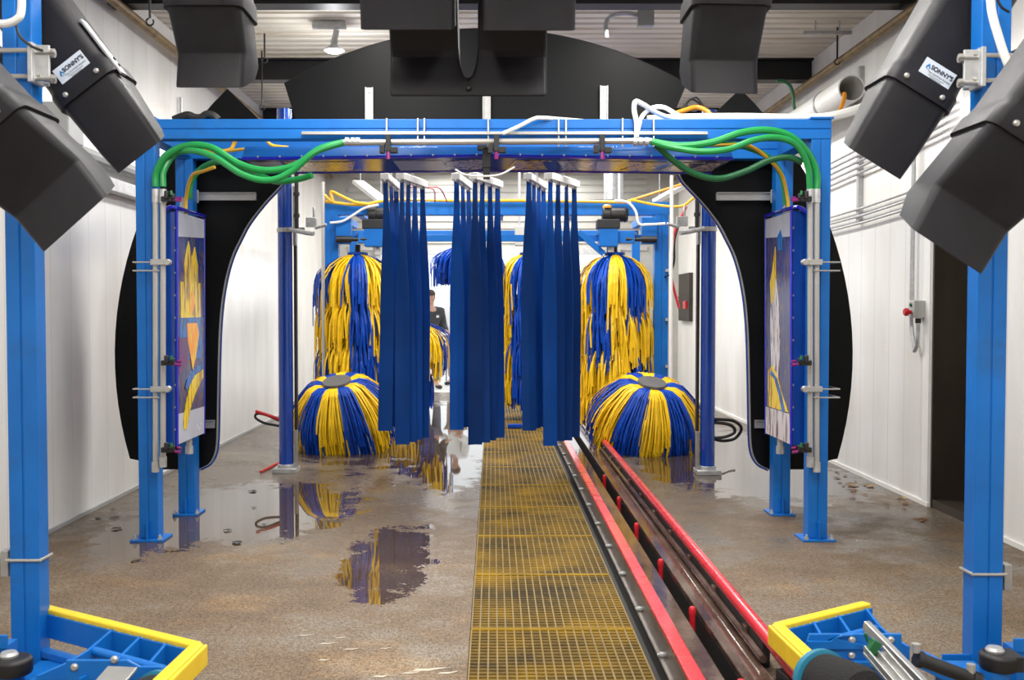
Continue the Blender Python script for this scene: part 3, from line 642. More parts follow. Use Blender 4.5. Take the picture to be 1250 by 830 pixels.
# ------------------------------------------------------------------ spray manifolds on the arch
def nozzle_cluster(parent, c, sgn):
    b = MB(); b.box(c, (0.07, 0.035, 0.03)); b.cyl(c + Vector((0, -0.02, 0.0)), c + Vector((0, -0.02, 0.045)), 0.014, 8); b.cyl(c + Vector((-sgn * 0.04, -0.02, 0)), c + Vector((-sgn * 0.04, -0.02, 0.03)), 0.012, 8); n = mk('nozzle_clamp', b, M['steel'], parent, 0.003)
    b = MB(); b.cyl(c + Vector((-sgn * 0.05, -0.02, -0.006)), c + Vector((-sgn * 0.085, -0.025, -0.012)), 0.009, 8); mk('nozzle_tip', b, M['pink'], n); b = MB(); b.cyl(c + Vector((-sgn * 0.05, 0.02, 0.01)), c + Vector((-sgn * 0.075, 0.02, 0.006)), 0.008, 8); mk('nozzle_tip', b, M['pink'], n)
    b = MB(); b.cyl(c + Vector((-sgn * 0.035, -0.03, 0.02)), c + Vector((-sgn * 0.03, -0.03, 0.045)), 0.009, 8); mk('nozzle_valve', b, M['dgreen'], n)
for sgn, lab in ((-1, 'pair of vertical stainless spray pipes with pink-tipped nozzles on the left front post'), (1, 'pair of vertical stainless spray pipes with pink-tipped nozzles on the right front post')):
    px = (190, 199) if sgn < 0 else (989, 997)
    t = thing('spray_manifold', lab, 'pipe', P((px[0] + px[1]) / 2, 575, 6.07), 'spray manifolds on the arch')
    for i, x in enumerate(px):
        ztop, zbot = P(x, 235, 6.07), P(x, 576 if i == (0 if sgn < 0 else 1) else 570, 6.07)
        b = MB(); b.cyl(zbot, ztop, 0.017, 12); pp = mk('pipe', b, M['stain'], t)
        b = MB(); b.cyl(zbot - Vector((0, 0, 0.0)), zbot + Vector((0, 0, 0.06)), 0.023, 12); mk('pipe_fitting', b, M['galv'], pp); b = MB(); b.cyl(ztop - Vector((0, 0, 0.06)), ztop + Vector((0, 0, 0.02)), 0.022, 12); mk('pipe_fitting', b, M['galv'], pp)
    for yy in (320, 475):
        c = P((px[0] + px[1]) / 2, yy, 6.05)
        b = MB(); b.box(c, (0.10, 0.03, 0.035)); b.cyl(c + Vector((-sgn * 0.05, -0.02, 0)), c + Vector((-sgn * 0.05, 0.02, 0)), 0.02, 10); cl = mk('pipe_clamp', b, M['alu'], t, 0.003)
        b = MB()
        for dz in (0.0, -0.05):
            b.tube([c + Vector((0, 0.0, dz)), c + Vector((sgn * 0.155, 0.0, dz)), c + Vector((sgn * 0.155, 0.18, dz))], 0.005, 6)
        mk('u_bolt', b, M['stain'], cl)
    for yy in (243, 443, 549):
        nozzle_cluster(t, P((px[0] + px[1]) / 2 + (-sgn * 10), yy, 6.03), sgn)
t = thing('spray_manifold', 'horizontal stainless spray pipe running along the front of the top beam', 'pipe', P(605, 172, 6.0), 'spray manifolds on the arch')
b = MB(); b.cyl(P(418, 174, 6.04), P(795, 172, 6.04), 0.018, 12); pp = mk('pipe', b, M['stain'], t)
b = MB(); b.bar(P(368, 164, 6.10), P(864, 164, 6.10), 0.03, 0.006); b.bar(P(368, 162.5, 6.115), P(864, 162.5, 6.115), 0.005, 0.02); mk('angle_strip', b, M['stain'], t, 0.002)
for xx in (424, 431, 437, 775, 782, 789):
    b = MB(); b.cyl(P(xx - 2.5, 173, 6.04), P(xx + 2.5, 173, 6.04), 0.025, 10); mk('pipe_fitting', b, M['galv'], pp)
for xx in (472, 510, 518, 596, 682, 691, 760, 798):
    b = MB(); a = P(xx, 145, 6.115); c = P(xx, 180, 6.03); b.tube([a + Vector((0, 0.15, 0)), a, P(xx, 178, 6.10), P(xx, 178, 6.02)], 0.006, 6); mk('u_bolt', b, M['stain'], t)
for xx in (474, 606, 735):
    c = P(xx, 179, 6.02)
    b = MB(); b.box(c + Vector((0, 0, 0.02)), (0.03, 0.05, 0.10)); b.box(c + Vector((0.03, 0, -0.02)), (0.05, 0.04, 0.035)); b.box(c + Vector((-0.035, 0, -0.015)), (0.03, 0.04, 0.05)); n = mk('nozzle_clamp', b, M['steel'], t, 0.004)
    b = MB(); b.cyl(c + Vector((0.0, -0.01, -0.03)), c + Vector((0.0, -0.015, -0.075)), 0.012, 8); mk('nozzle_tip', b, M['pink'], n)
# middle black bracket and cable
b = MB(); c = P(594, 193, 6.16); b.box(c, (0.05, 0.04, 0.12)); b.box(c + Vector((0, 0, 0.06)), (0.11, 0.04, 0.03)); b.box(c + Vector((0, 0.0, -0.09)), (0.04, 0.03, 0.07))
tag(mk('hose_bracket', b, M['steel'], None, 0.004), 'black bracket at the middle of the top beam, below the horizontal spray pipe', 'bracket')

# hoses: a thing each
def hose(name, label, cat, pts, r, m, Y=6.05, group=None, seg=10, n=8, fit=None, ry=None):
    pp = [P(*p) if len(p) == 3 else P(p[0], p[1], Y) for p in pts]
    o = mk(name, MB().tube(pp, r, seg, n), m, None); tag(o, label, cat, group)
    return o
G1 = 'green hoses on the arch'
hose('green_hose', 'bright green hose, upper loop from the left spray pipes to the top spray pipe', 'hose', [(190, 228, 6.07), (191, 210, 6.07), (203, 190, 6.06), (228, 178, 6.05), (258, 180, 6.04), (292, 200, 6.03), (325, 208, 6.02), (360, 202, 6.02), (390, 182, 6.03), (419, 174, 6.04)], 0.021, M['green'], group=G1)
hose('green_hose', 'bright green hose, deeper sagging loop from the left spray pipes to the top spray pipe', 'hose', [(199, 228, 6.07), (200, 208, 6.08), (214, 188, 6.1), (236, 184, 6.02), (262, 192, 6.0), (296, 213, 5.98), (328, 220, 5.98), (356, 209, 5.99), (384, 186, 6.0), (419, 174, 6.04)], 0.019, M['green'], group=G1)
hose('green_hose', 'dark green hose drooping behind the two brighter loops on the left', 'hose', [(231, 243, 6.5), (234, 220, 6.5), (250, 203, 6.48), (275, 197, 6.4), (305, 208, 6.35), (335, 221, 6.2), (362, 219, 6.15), (381, 214, 6.12)], 0.019, M['green'], group=G1)
hose('green_hose', 'upper green hose curving from the top spray pipe to the right spray pipes', 'hose', [(795, 173, 6.04), (830, 178, 6.03), (868, 174, 6.03), (905, 162, 6.04), (938, 159, 6.05), (966, 167, 6.05), (987, 188, 6.06), (997, 212, 6.07), (997, 234, 6.07)], 0.021, M['green'], group=G1)
hose('green_hose', 'lower bright green hose curving from the top spray pipe to the right spray pipes', 'hose', [(795, 173, 6.04), (820, 180, 6.01), (856, 185, 5.99), (890, 182, 5.99), (920, 171, 6.0), (948, 168, 6.01), (972, 177, 6.03), (986, 202, 6.05), (989, 234, 6.07)], 0.019, M['green'], group=G1)
hose('green_hose', 'dark green hose sagging in front of the right black panel', 'hose', [(800, 176, 6.06), (822, 196, 6.1), (848, 212, 6.14), (878, 218, 6.15), (910, 209, 6.15), (938, 196, 6.14), (962, 192, 6.12), (980, 198, 6.1)], 0.019, M['dgreen'], group=G1)
hose('green_hose', 'green hose dropping to the inlet of the right panel box', 'hose', [(880, 173, 6.4), (912, 180, 6.45), (938, 192, 6.5), (953, 212, 6.52), (958, 235, 6.52), (959, 250, 6.52)], 0.018, M['green'], group=G1)
G2 = 'yellow hoses on the arch'
hose('yellow_hose', 'thin yellow hose dropping to the left panel box', 'hose', [(262, 204, 6.3), (248, 209, 6.35), (236, 213, 6.4), (230, 226, 6.44), (227, 245, 6.48), (227, 262, 6.48)], 0.011, M['yhose'], group=G2)
hose('yellow_hose', 'thin yellow hose dropping to the right panel box', 'hose', [(856, 179, 6.3), (890, 177, 6.35), (915, 178, 6.4), (938, 194, 6.42), (955, 215, 6.45), (961, 240, 6.46), (963, 258, 6.46)], 0.011, M['yhose'], group=G2)
hose('yellow_hose', 'yellow hose lying along the rear beam at the upper left', 'hose', [(236, 180, 6.8), (262, 184, 6.78), (280, 183, 6.75), (286, 175, 6.74), (289, 168, 6.72)], 0.013, M['yhose'], group=G2)
hose('yellow_hose', 'short yellow hose poking down behind the front beam left of centre', 'hose', [(324, 166, 6.6), (327, 173, 6.6), (334, 178, 6.6), (352, 180, 6.6)], 0.011, M['yhose'], group=G2)
hose('yellow_hose', 'yellow hose under the rear beam ending at the top panel box', 'hose', [(255, 187, 6.8), (275, 185, 6.72), (300, 182, 6.6), (312, 184, 6.5)], 0.010, M['yhose'], group=G2)
G3 = 'white hoses on the arch'
hose('white_hose', 'fat white hose lying on the right half of the arch top beam', 'hose', [(790, 147, 6.3), (830, 145, 6.3), (900, 144, 6.3), (970, 145, 6.3), (1010, 143, 6.35), (1045, 134, 6.5), (1075, 122, 6.8), (1100, 115, 7.2)], 0.03, M['whitep'], group=G3)
hose('white_hose', 'white hose looping up from the top spray pipe right of centre', 'hose', [(777, 168, 6.08), (777, 150, 6.1), (774, 134, 6.12), (776, 124, 6.14), (786, 128, 6.16), (800, 137, 6.2), (815, 143, 6.25), (840, 148, 6.3)], 0.015, M['whitep'], group=G3)
hose('white_hose', 'second white hose arching behind the loop right of centre on the top beam', 'hose', [(778, 160, 6.1), (784, 142, 6.16), (796, 132, 6.22), (810, 131, 6.26), (825, 139, 6.3), (838, 146, 6.35)], 0.014, M['whitep'], group=G3)
hose('white_hose', 'bent white pipe rising over the front of the top beam at the centre', 'pipe', [(614, 163, 6.07), (632, 155, 6.07), (652, 145, 6.08), (664, 144, 6.1), (690, 146, 6.2), (715, 148, 6.3)], 0.012, M['whitep'], group=G3)
hose('cable', 'thin white cable sagging below the centre of the top beam', 'cable', [(556, 207, 6.15), (568, 213, 6.12), (590, 215, 6.1), (610, 213, 6.1), (628, 204, 6.13)], 0.006, M['whitep'])
hose('orange_hose', 'orange hose coiled on top of the arch at the right', 'hose', [(820, 140, 6.6), (835, 135, 6.62), (850, 131, 6.65), (862, 135, 6.62), (868, 141, 6.6)], 0.016, M['ohose'])
hose('cable', 'tangle of black cable on top of the arch at the right, behind the orange hose', 'cable', [(832, 144, 6.75), (835, 128, 6.75), (845, 121, 6.76), (856, 130, 6.78), (846, 136, 6.78), (838, 127, 6.8), (850, 119, 6.8), (862, 136, 6.8)], 0.007, M['steel'])
hose('corrugated_hose', 'black corrugated hose lying on the end of the top beam above the left posts', 'hose', [(212, 147, 6.2), (222, 143, 6.2), (230, 141, 6.2), (238, 144, 6.2), (246, 144, 6.2), (253, 140, 6.2), (261, 142, 6.2), (266, 147, 6.2)], 0.026, M['steel'])

# ------------------------------------------------------------------ curtain frame and hanging cloth strips
YM = 8.7
t = thing('curtain_frame', 'pair of glossy blue round posts with a cross beam that carries the cloth curtains', 'frame', (0.02, YM, 0))
for (px, Yp, zt) in ((348.5, 8.72, 3.08), (864.5, 8.62, 3.05)):
    x = (px - VX) / F * Yp; s = -1 if px < 600 else 1
    b = MB(); b.cyl((x, Yp, 0.03), (x, Yp, zt), 0.062, 20); p = mk('post', b, M['pipeblue'], t)
    b = MB(); b.box((x, Yp, 0.02), (0.20, 0.2, 0.04)); b.cyl((x, Yp, 0.03), (x, Yp, 0.07), 0.075, 16); mk('foot_plate', b, M['galv'], p, 0.004)
    b = MB(); b.box((x - s * 0.085, Yp + 0.02, 1.12), (0.022, 0.06, 2.2)); mk('guide_strip', b, M['steel'], p, 0.003)
    b = MB(); b.box((x - s * 0.085, Yp + 0.0, 2.18), (0.028, 0.05, 0.5)); mk('guide_cover', b, M['alu'], p, 0.003)
    b = MB(); b.box((x - s * 0.085, Yp + 0.0, 0.2), (0.028, 0.05, 0.32)); mk('guide_cover', b, M['alu'], p, 0.003)
    zc = 2.06
    b = MB(); b.cyl((x, Yp, zc - 0.018), (x, Yp, zc + 0.018), 0.069, 20); b.box((x - s * 0.10, Yp - 0.06, zc), (0.16, 0.03, 0.04)); cl = mk('post_clamp', b, M['stain'], p, 0.002)
    b = MB(); b.tube([(x - s * 0.06, Yp - 0.1, zc), (x - s * 0.2, Yp - 0.12, zc - 0.03), (x - s * 0.27, Yp - 0.15, zc - 0.04)], 0.02, 10); mk('spray_arm', b, M['galv'], cl)
    b = MB(); b.cyl((x - s * 0.12, Yp - 0.1, zc), (x - s * 0.12, Yp - 0.1, zc + 0.55), 0.017, 10)
    for k in (0.1, 0.28, 0.46): b.cyl((x - s * 0.12, Yp - 0.1, zc + k), (x - s * 0.12, Yp - 0.1, zc + k + 0.03), 0.026, 10)
    mk('upright_rod', b, M['steel'], cl)
    b = MB(); c = Vector((x - s * 0.24, Yp - 0.08, zc + 0.06)); b.box(c, (0.09, 0.04, 0.08)); b.cyl(c + Vector((-s * 0.03, -0.02, -0.05)), c + Vector((-s * 0.13, -0.02, -0.02)), 0.014, 8); b.cyl(c + Vector((0.02, 0, 0.04)), c + Vector((0.02, 0, 0.13)), 0.010, 8); mk('spray_valve', b, M['galv'], cl, 0.004)
b = MB(); b.box((0.02, YM, 2.66), (3.6, 0.12, 0.12)); mk('cross_beam', b, M['pipeblue'], t, 0.005)

ZT = 2.45
def strip(parent, px, Y, zb, wd, tw, seed):
    rnd = random.Random(seed); x0 = (px - VX) / F * Y; b = MB(); n = 20
    secs = []; sway = rnd.uniform(-0.012, 0.012)
    for i in range(n + 1):
        u = i / n; z = ZT - (ZT - zb) * u
        k = min(1, u / 0.50); k = k * k * (3 - 2 * k)
        ang = tw * (1 - k) + 0.25 * tw * k * math.sin(u * 3 + seed)
        wv = (0.046 + (wd - 0.046) * k) / 2
        d = Vector((math.cos(ang), math.sin(ang), 0)); nn = Vector((-math.sin(ang), math.cos(ang), 0)) * 0.003
        c = Vector((x0 + sway * math.sin(u * 4), Y + 0.012 * math.sin(u * 5 + seed), z))
        bow = nn.normalized() * (0.018 * math.sin(seed) * k)
        secs.append([c - d * wv - nn, c - nn + bow, c + d * wv - nn, c + d * wv + nn, c + nn + bow, c - d * wv + nn])
    b.loft(secs, smooth=True); return mk('cloth_strip', b, M['cloth'], parent)
def cluster(label, A, B, zA, zB):
    cx = (sum(a for a in A) + sum(B)) / (len(A) + len(B))
    t = thing('cloth_curtain', label, 'curtain', ((cx - VX) / F * YM, YM, zB), 'hanging blue cloth curtains')
    for (L_, zb, ya, yb) in ((A, zA, 8.52, 9.15), (B, zB, 8.5, 9.0)):
        pts = []
        for i, px in enumerate(L_):
            Y = ya + (yb - ya) * i / max(1, len(L_) - 1)
            pts.append(Vector(((px - VX) / F * Y, Y, ZT + 0.035)))
            wdt = 0.118
            strip(t, px, Y, zb - (0.03 if zb == zA else 0.0) * i / 3 + random.uniform(-0.006, 0.006), wdt, random.uniform(0.5, 1.1) * random.choice((-1, 1)), px)
        d = (pts[-1] - pts[0]).normalized() * 0.05
        b = MB(); b.bar(pts[0] - d, pts[-1] + d, 0.07, 0.055); b.bar(pts[0] - d + Vector((0, 0, 0.0)), pts[-1] + d, 0.012, 0.085)
        hb = mk('hanger_bar', b, M['whitep'], t, 0.004)
        for p in pts:
            b = MB(); b.box(p + Vector((0, -0.0, -0.035)), (0.03, 0.03, 0.03)); mk('strip_clip', b, M['greyp'], hb)
        mid = (pts[0] + pts[-1]) / 2
        b = MB(); b.tube([mid, Vector((mid.x, mid.y, 2.74)), Vector((mid.x, YM + 0.01 if mid.y > YM else YM - 0.01, 2.74))], 0.012, 8); mk('hanger_rod', b, M['galv'], hb)
    return t
cluster('left bundle of hanging dark blue cloth strips, in front of the left upright brush', [471, 478, 484], [491, 499, 507, 516], 0.38, 0.262)
cluster('middle bundle of hanging dark blue cloth strips, directly behind the centre of the arch', [557.5, 565, 572], [580, 589, 598, 607.5], 0.385, 0.255)
cluster('right bundle of hanging dark blue cloth strips, above the conveyor', [645.5, 651.5, 657.5, 663], [671.5, 681, 691, 700.5], 0.38, 0.262)

# ------------------------------------------------------------------ brushes
def strand(b, path, w, th, rnd):
    n = len(path); secs = []
    for i, p in enumerate(path):
        t = (path[min(i + 1, n - 1)] - path[max(i - 1, 0)]).normalized()
        out = Vector((p.x, p.y, 0));  out = out.normalized() if out.length > 1e-5 else Vector((1, 0, 0))
        side = t.cross(Vector((0, 0, 1)) if abs(t.z) < 0.95 else out)
        side = Vector((-out.y, out.x, 0))
        nn = side.cross(t).normalized()
        ww = w * (0.9 if i else 0.7)
        secs.append([p - side * ww - nn * th, p + side * ww - nn * th, p + side * ww + nn * th, p - side * ww + nn * th])
    b.loft(secs, smooth=False)
def low_brush(label, loc, tiltx, R=0.46, H=0.70, rot=0.0, seed=1):
    rnd = random.Random(seed)
    t = thing('rocker_brush', label, 'brush', (0, 0, 0), 'low dome-shaped brushes')
    NS = 12
    for s in range(NS):
        a0 = 2 * PI * s / NS + rot; b = MB()
        for lay in range(5):
            nst = 17
            for k in range(nst):
                a = a0 + (k + rnd.random()) / nst * 2 * PI / NS
                top = H - 0.065 * lay - 0.01
                Rl = R * (1.0 - 0.045 * lay) * rnd.uniform(0.93, 1.07); ln = rnd.uniform(0.50, 0.98) if lay < 2 else rnd.uniform(0.82, 1.06)
                zend = max(-0.05 , top - (H - 0.03) * ln * (1.0 - 0.02 * lay))
                path = []; jt = rnd.uniform(-0.07, 0.07)
                for i in range(8):
                    u = i / 7
                    uu = u * (0.55 + 0.45 * ln); r = 0.13 + (Rl - 0.13) * (1 - (1 - uu) ** 2.0); z = top - (top - zend) * (u ** 1.7) + 0.035 * math.sin(PI * min(1, u * 2.2))
                    aa = a + jt * u
                    path.append(Vector((r * math.cos(aa), r * math.sin(aa), z)))
                strand(b, path, rnd.uniform(0.0055, 0.0085), 0.0035, rnd)
        o = mk('bristle_bunch', b, M['yfoam'] if s % 2 == 0 else M['bfoam'], t); o['label'] = 'yellow foam bristle bunch' if s % 2 == 0 else 'blue foam bristle bunch'
    b = MB(); b.lathe([(0.02, H + 0.025), (0.138, H + 0.022), (0.142, H + 0.012), (0.138, H - 0.02), (0.05, H - 0.03)], seg=28); mk('top_disc', b, M['discgrey'], t)
    b = MB(); b.cyl((0, 0, 0.03), (0, 0, H), 0.085, 14); mk('core', b, M['steel'], t)
    t.location = loc; t.rotation_euler = (math.radians(19), math.radians(tiltx), 0)
    return t
low_brush('low dome-shaped yellow and blue brush on the floor below the left upright brush', ((421 - VX) / F * 10.15, 10.2, 0.10), -6, R=0.52, H=0.61, seed=3, rot=0.15)
low_brush('low dome-shaped yellow and blue brush on the floor beside the conveyor', ((786 - VX) / F * 10.1, 10.15, 0.10), 6, R=0.57, H=0.60, seed=5, rot=0.33)

def tall_brush(label, loc, R, ztop, zbot, seed, rot=0.0, flare=0.0, levels=4, NS=10, dens=30, spin=0.10, hang=0.95, bulge=None, hang_z=None):
    rnd = random.Random(seed)
    t = thing('upright_brush', label, 'brush', (0, 0, 0), 'upright mop brushes')
    Ht = ztop - zbot; per = Ht / levels
    for lv in range(levels):
        zt = ztop - per * lv
        for s in range(NS):
            a0 = 2 * PI * s / NS + rot + spin * lv; b = MB()
            for k in range(dens):
                a = a0 + (k + rnd.random()) / dens * 2 * PI / NS
                L_ = min(zt - zbot, per * 1.8) * rnd.uniform(0.6, 1.12) * hang
                if lv == levels - 1: L_ = (zt - zbot) * rnd.uniform(0.7, 1.08)
                Rl = (R if bulge is None else bulge[lv]) * rnd.uniform(0.66, 1.05)
                dz = rnd.uniform(-0.06, 0.0) * per; path = []
                drift = rnd.uniform(-0.16, 0.16)
                for i in range(7):
                    u = i / 6
                    r = 0.07 + (Rl - 0.07) * (1 - (1 - min(1, u * 1.35)) ** 2.2); z = zt + dz - L_ * (u ** 1.35)
                    aa = a + drift * u + 0.0
                    path.append(Vector((r * math.cos(aa), r * math.sin(aa), z)))
                strand(b, path, rnd.uniform(0.008, 0.012), 0.004, rnd)
            yel = (s + (1 if rnd.random() < 0.10 * lv else 0)) % 2 == 0
            o = mk('bristle_bunch', b, M['yfoam'] if yel else M['bfoam'], t); o['label'] = 'yellow foam bristle bunch' if yel else 'blue foam bristle bunch'
    b = MB(); b.cyl((0, 0, zbot), (0, 0, ztop + 0.02), 0.075, 14); b.cyl((0, 0, ztop), (0, 0, hang_z or ztop + 0.10), 0.03, 10); mk('core', b, M['steel'], t)
    b = MB(); b.lathe([(0.05, ztop + 0.02), (0.11, ztop + 0.015), (0.11, ztop - 0.005), (0.08, ztop - 0.03)], seg=20); mk('top_disc', b, M['bfoam'], t)
    t.location = loc; return t
YB = 11.05
tall_brush('tall upright yellow and blue mop brush half hidden by the left cloth curtain', ((437 - VX) / F * YB, YB, 0), 0.46, 1.98, 0.30, 11, rot=0.1)
tall_brush('tall upright yellow and blue mop brush under the motor with the orange cap', ((750 - VX) / F * YB, YB, 0), 0.40, 1.98, 0.18, 12, rot=0.62)
tall_brush('distant upright brush behind the left curtain, yellow and blue tips swung outward', ((492 - VX) / F * 12.9, 12.9, 0), 0.30, 1.80, 0.18, 13, rot=0.2, levels=3, hang=0.72, bulge=(0.26, 0.60, 0.38), hang_z=2.27)
tall_brush('distant yellow upright brush seen between the middle and right cloth curtains', ((645 - VX) / F * 12.9, 12.9, 0), 0.36, 2.08, 0.18, 14, rot=0.05, NS=8, spin=0.0, hang_z=2.27)
t = tall_brush('short blue hanging brush peeping out left of the middle cloth curtain', ((572 - VX) / F * 12.9, 12.9, 0), 0.46, 2.18, 1.72, 15, rot=0.4, levels=1, NS=10, hang=1.0, hang_z=2.30)
for ch in t.children:
    if ch.name.startswith('bristle_bunch'):
        ch.data.materials.clear(); ch.data.materials.append(M['bfoam']); ch['label'] = 'blue foam bristle bunch'

# ------------------------------------------------------------------ brush gantry behind the curtains
YG = 11.0
t = thing('brush_gantry', 'light blue steel gantry behind the curtains that carries the upright brushes', 'frame', (0.05, YG, 0))
for (pxp, s) in ((406, -1), (806, 1)):
    x = (pxp - VX) / F * YG
    b = MB(); groove_post(b, x, YG, 0.012, 2.40, 0.15, 0.13); p = mk('post', b, M['blue'], t, 0.004)
    b = MB(); b.box((x, YG, 0.006), (0.26, 0.24, 0.012)); mk('foot_plate', b, M['blue'], p)
    for yy in (330, 390, 447):
        b = MB(); c = P(pxp - s * -9, yy, YG - 0.09); b.box(c, (0.05, 0.03, 0.03)); b.cyl(c, c + Vector((s * 0.05, -0.02, 0.02)), 0.012, 8); mk('hose_clip', b, M['galv'], p)
    b = MB(); c = P(pxp + s * 0 - s * 14, 282, YG - 0.1); b.box(c, (0.16, 0.1, 0.28)); mk('pivot_plate', b, M['blue'], t, 0.004)
    a = P(pxp - s * 4, 292, YG - 0.17); e = P(pxp - s * 42, 292, YG - 0.12)
    b = MB(); b.cyl(a, (a + e) / 2, 0.035, 12); b.cyl((a + e) / 2, e, 0.022, 10); mk('air_cylinder', b, M['steel'], t)
    a = P(pxp - s * 30, 290, YG - 0.1); e = P(pxp - s * 68, 290, YG)
    b = MB(); b.bar(a, e, 0.12, 0.12); mk('swing_arm', b, M['blue'], t, 0.004)
b = MB(); b.box(((605 - VX) / F * YG, YG, 2.46), (3.7, 0.13, 0.14)); mk('top_beam', b, M['blue'], t, 0.004)
b = MB(); b.box((0.02, 12.9, 2.32), (3.6, 0.10, 0.10)); mk('rear_beam', b, M['blue'], t, 0.004)
for x in (-1.75, 1.79):
    b = MB(); b.box((x, 12.9, 1.14), (0.1, 0.1, 2.28)); mk('rear_post', b, M['blue'], t, 0.004)
    b = MB(); b.box((x, (YG + 12.9) / 2, 2.44), (0.08, 12.9 - YG + 0.1, 0.08)); mk('side_tie', b, M['blue'], t, 0.004)
b = MB(); b.box((0.02, YG + 0.04, 2.15), (3.4, 0.06, 0.07)); mk('lower_beam', b, M['blue'], t, 0.004)
b = MB()
for px in (440, 610, 700): b.box(((px - VX) / F * YG, YG + 0.25, 2.42), (0.08, 0.6, 0.08))
mk('cross_tie', b, M['blue'], t, 0.004)
b = MB(); b.bar(P(706, 283, YG - 0.05), P(737, 310, YG - 0.05), 0.05, 0.06); mk('diagonal_brace', b, M['blue'], t, 0.003)
for (px, lab) in ((746, 'black drive motor with an orange cap above the right upright brush'), (461, 'black drive motor beside the left cloth curtain, above the left upright brush')):
    m_ = thing('drive_motor', lab, 'motor', P(px - 4, 300, YG - 0.05), 'brush drive motors')
    c = P(px - 4, 290, YG - 0.05)
    b = MB(); b.box(c, (0.20, 0.18, 0.2)); mk('gearbox', b, M['blue'], m_, 0.008)
    b = MB(); b.box(P(px - 4, 274, YG - 0.05), (0.24, 0.2, 0.1)); mk('valve_block', b, M['steel'], m_, 0.008)
    b = MB(); a = P(px - 4, 262, YG - 0.05); b.tube([a + Vector((-0.06, 0, 0)), a + Vector((0.02, 0, 0)), a + Vector((0.03, 0, 0)), a + Vector((0.17, 0, 0)), a + Vector((0.18, 0, 0)), a + Vector((0.21, 0, 0))], [0.09, 0.09, 0.075, 0.075, 0.085, 0.07], 16); mk('motor_body', b, M['steel'], m_)
    if px == 746:
        b = MB(); a = P(px - 5, 254, YG - 0.08); b.lathe([(0.05, 0), (0.05, 0.02), (0.03, 0.035)], a, seg=12); mk('orange_cap', b, M['ohose'], m_)
    b = MB(); b.cyl(P(px - 1, 302, YG - 0.05), P(px - 1, 308, YG - 0.05), 0.04, 12); mk('drive_shaft', b, M['galv'], m_)
G4 = 'thin hoses along the brush gantry'
hose('hose_bundle', 'long orange-yellow hose strung along the top beam of the brush gantry', 'hose', [(397, 246, 10.85), (440, 250, 10.85), (480, 244, 10.85), (560, 245, 10.85), (640, 245, 10.85), (720, 246, 10.85), (770, 247, 10.85)], 0.016, M['yhose'], group=G4, n=5)
hose('hose_bundle', 'yellow hose zigzag at the top left corner of the brush gantry', 'hose', [(396, 238, 10.8), (406, 246, 10.8), (404, 234, 10.8), (418, 240, 10.8), (434, 247, 10.8), (450, 249, 10.8)], 0.016, M['yhose'], group=G4, n=5)
hose('hose_bundle', 'white hose swooping from the left motor of the brush gantry', 'hose', [(403, 272, 10.8), (418, 270, 10.8), (432, 262, 10.8), (445, 254, 10.8), (462, 250, 10.8)], 0.013, M['whitep'], group=G4, n=5)
hose('hose_bundle', 'white hose dropping in a curve right of the orange-capped motor', 'hose', [(750, 245, 10.75), (766, 247, 10.75), (776, 258, 10.75), (780, 273, 10.75), (792, 274, 10.75), (812, 273, 10.75)], 0.014, M['whitep'], group=G4, n=5)
hose('hose_bundle', 'yellow and white hose sagging towards the right wall above the brush gantry', 'hose', [(770, 244, 10.8), (800, 250, 10.8), (830, 252, 10.7), (845, 243, 10.6), (856, 232, 10.5)], 0.014, M['yhose'], group=G4, n=5)
hose('hose_bundle', 'orange hose rising from the gantry to the upper right', 'hose', [(765, 246, 11.2), (785, 240, 11.2), (810, 232, 11.1), (835, 224, 11.0), (862, 214, 10.9)], 0.014, M['ohose'], group=G4, n=5)
hose('hose_bundle', 'red hose hanging down beside the right gantry post', 'hose', [(838, 252, 10.6), (830, 268, 10.6), (822, 290, 10.6), (819, 330, 10.6), (822, 350, 10.6), (829, 376, 10.6)], 0.014, M['rhose'], group=G4, n=5)
hose('hose_bundle', 'black hose looping beside the right gantry post', 'hose', [(836, 256, 10.62), (824, 290, 10.62), (823, 318, 10.62), (818, 334, 10.75), (812, 338, 10.92)], 0.011, M['steel'], group=G4, n=5)
hose('hose_bundle', 'white pipe standing beside the right gantry post', 'pipe', [(820, 214, 10.5), (820, 300, 10.5), (819, 330, 10.5), (818.5, 541, 10.5)], 0.018, M['whitep'], group=G4, n=3)
hose('hose_bundle', 'stainless pipe standing beside the left gantry post', 'pipe', [(394, 222, 10.7), (394.5, 330, 10.7), (395, 460, 10.7)], 0.018, M['stain'], group=G4, n=3)
hose('hose_bundle', 'thin pink hoses arching between the left and middle curtains', 'hose', [(500, 228, 8.9), (522, 229, 9.6), (530, 233, 9.9), (531, 247, 10.85)], 0.007, M['rhose'], group=G4, n=5)
hose('hose_bundle', 'thin pink hose arching further right between the left and middle curtains', 'hose', [(505, 228, 8.9), (526, 228, 9.6), (538, 231, 9.9), (546, 247, 10.85)], 0.007, M['rhose'], group=G4, n=5)
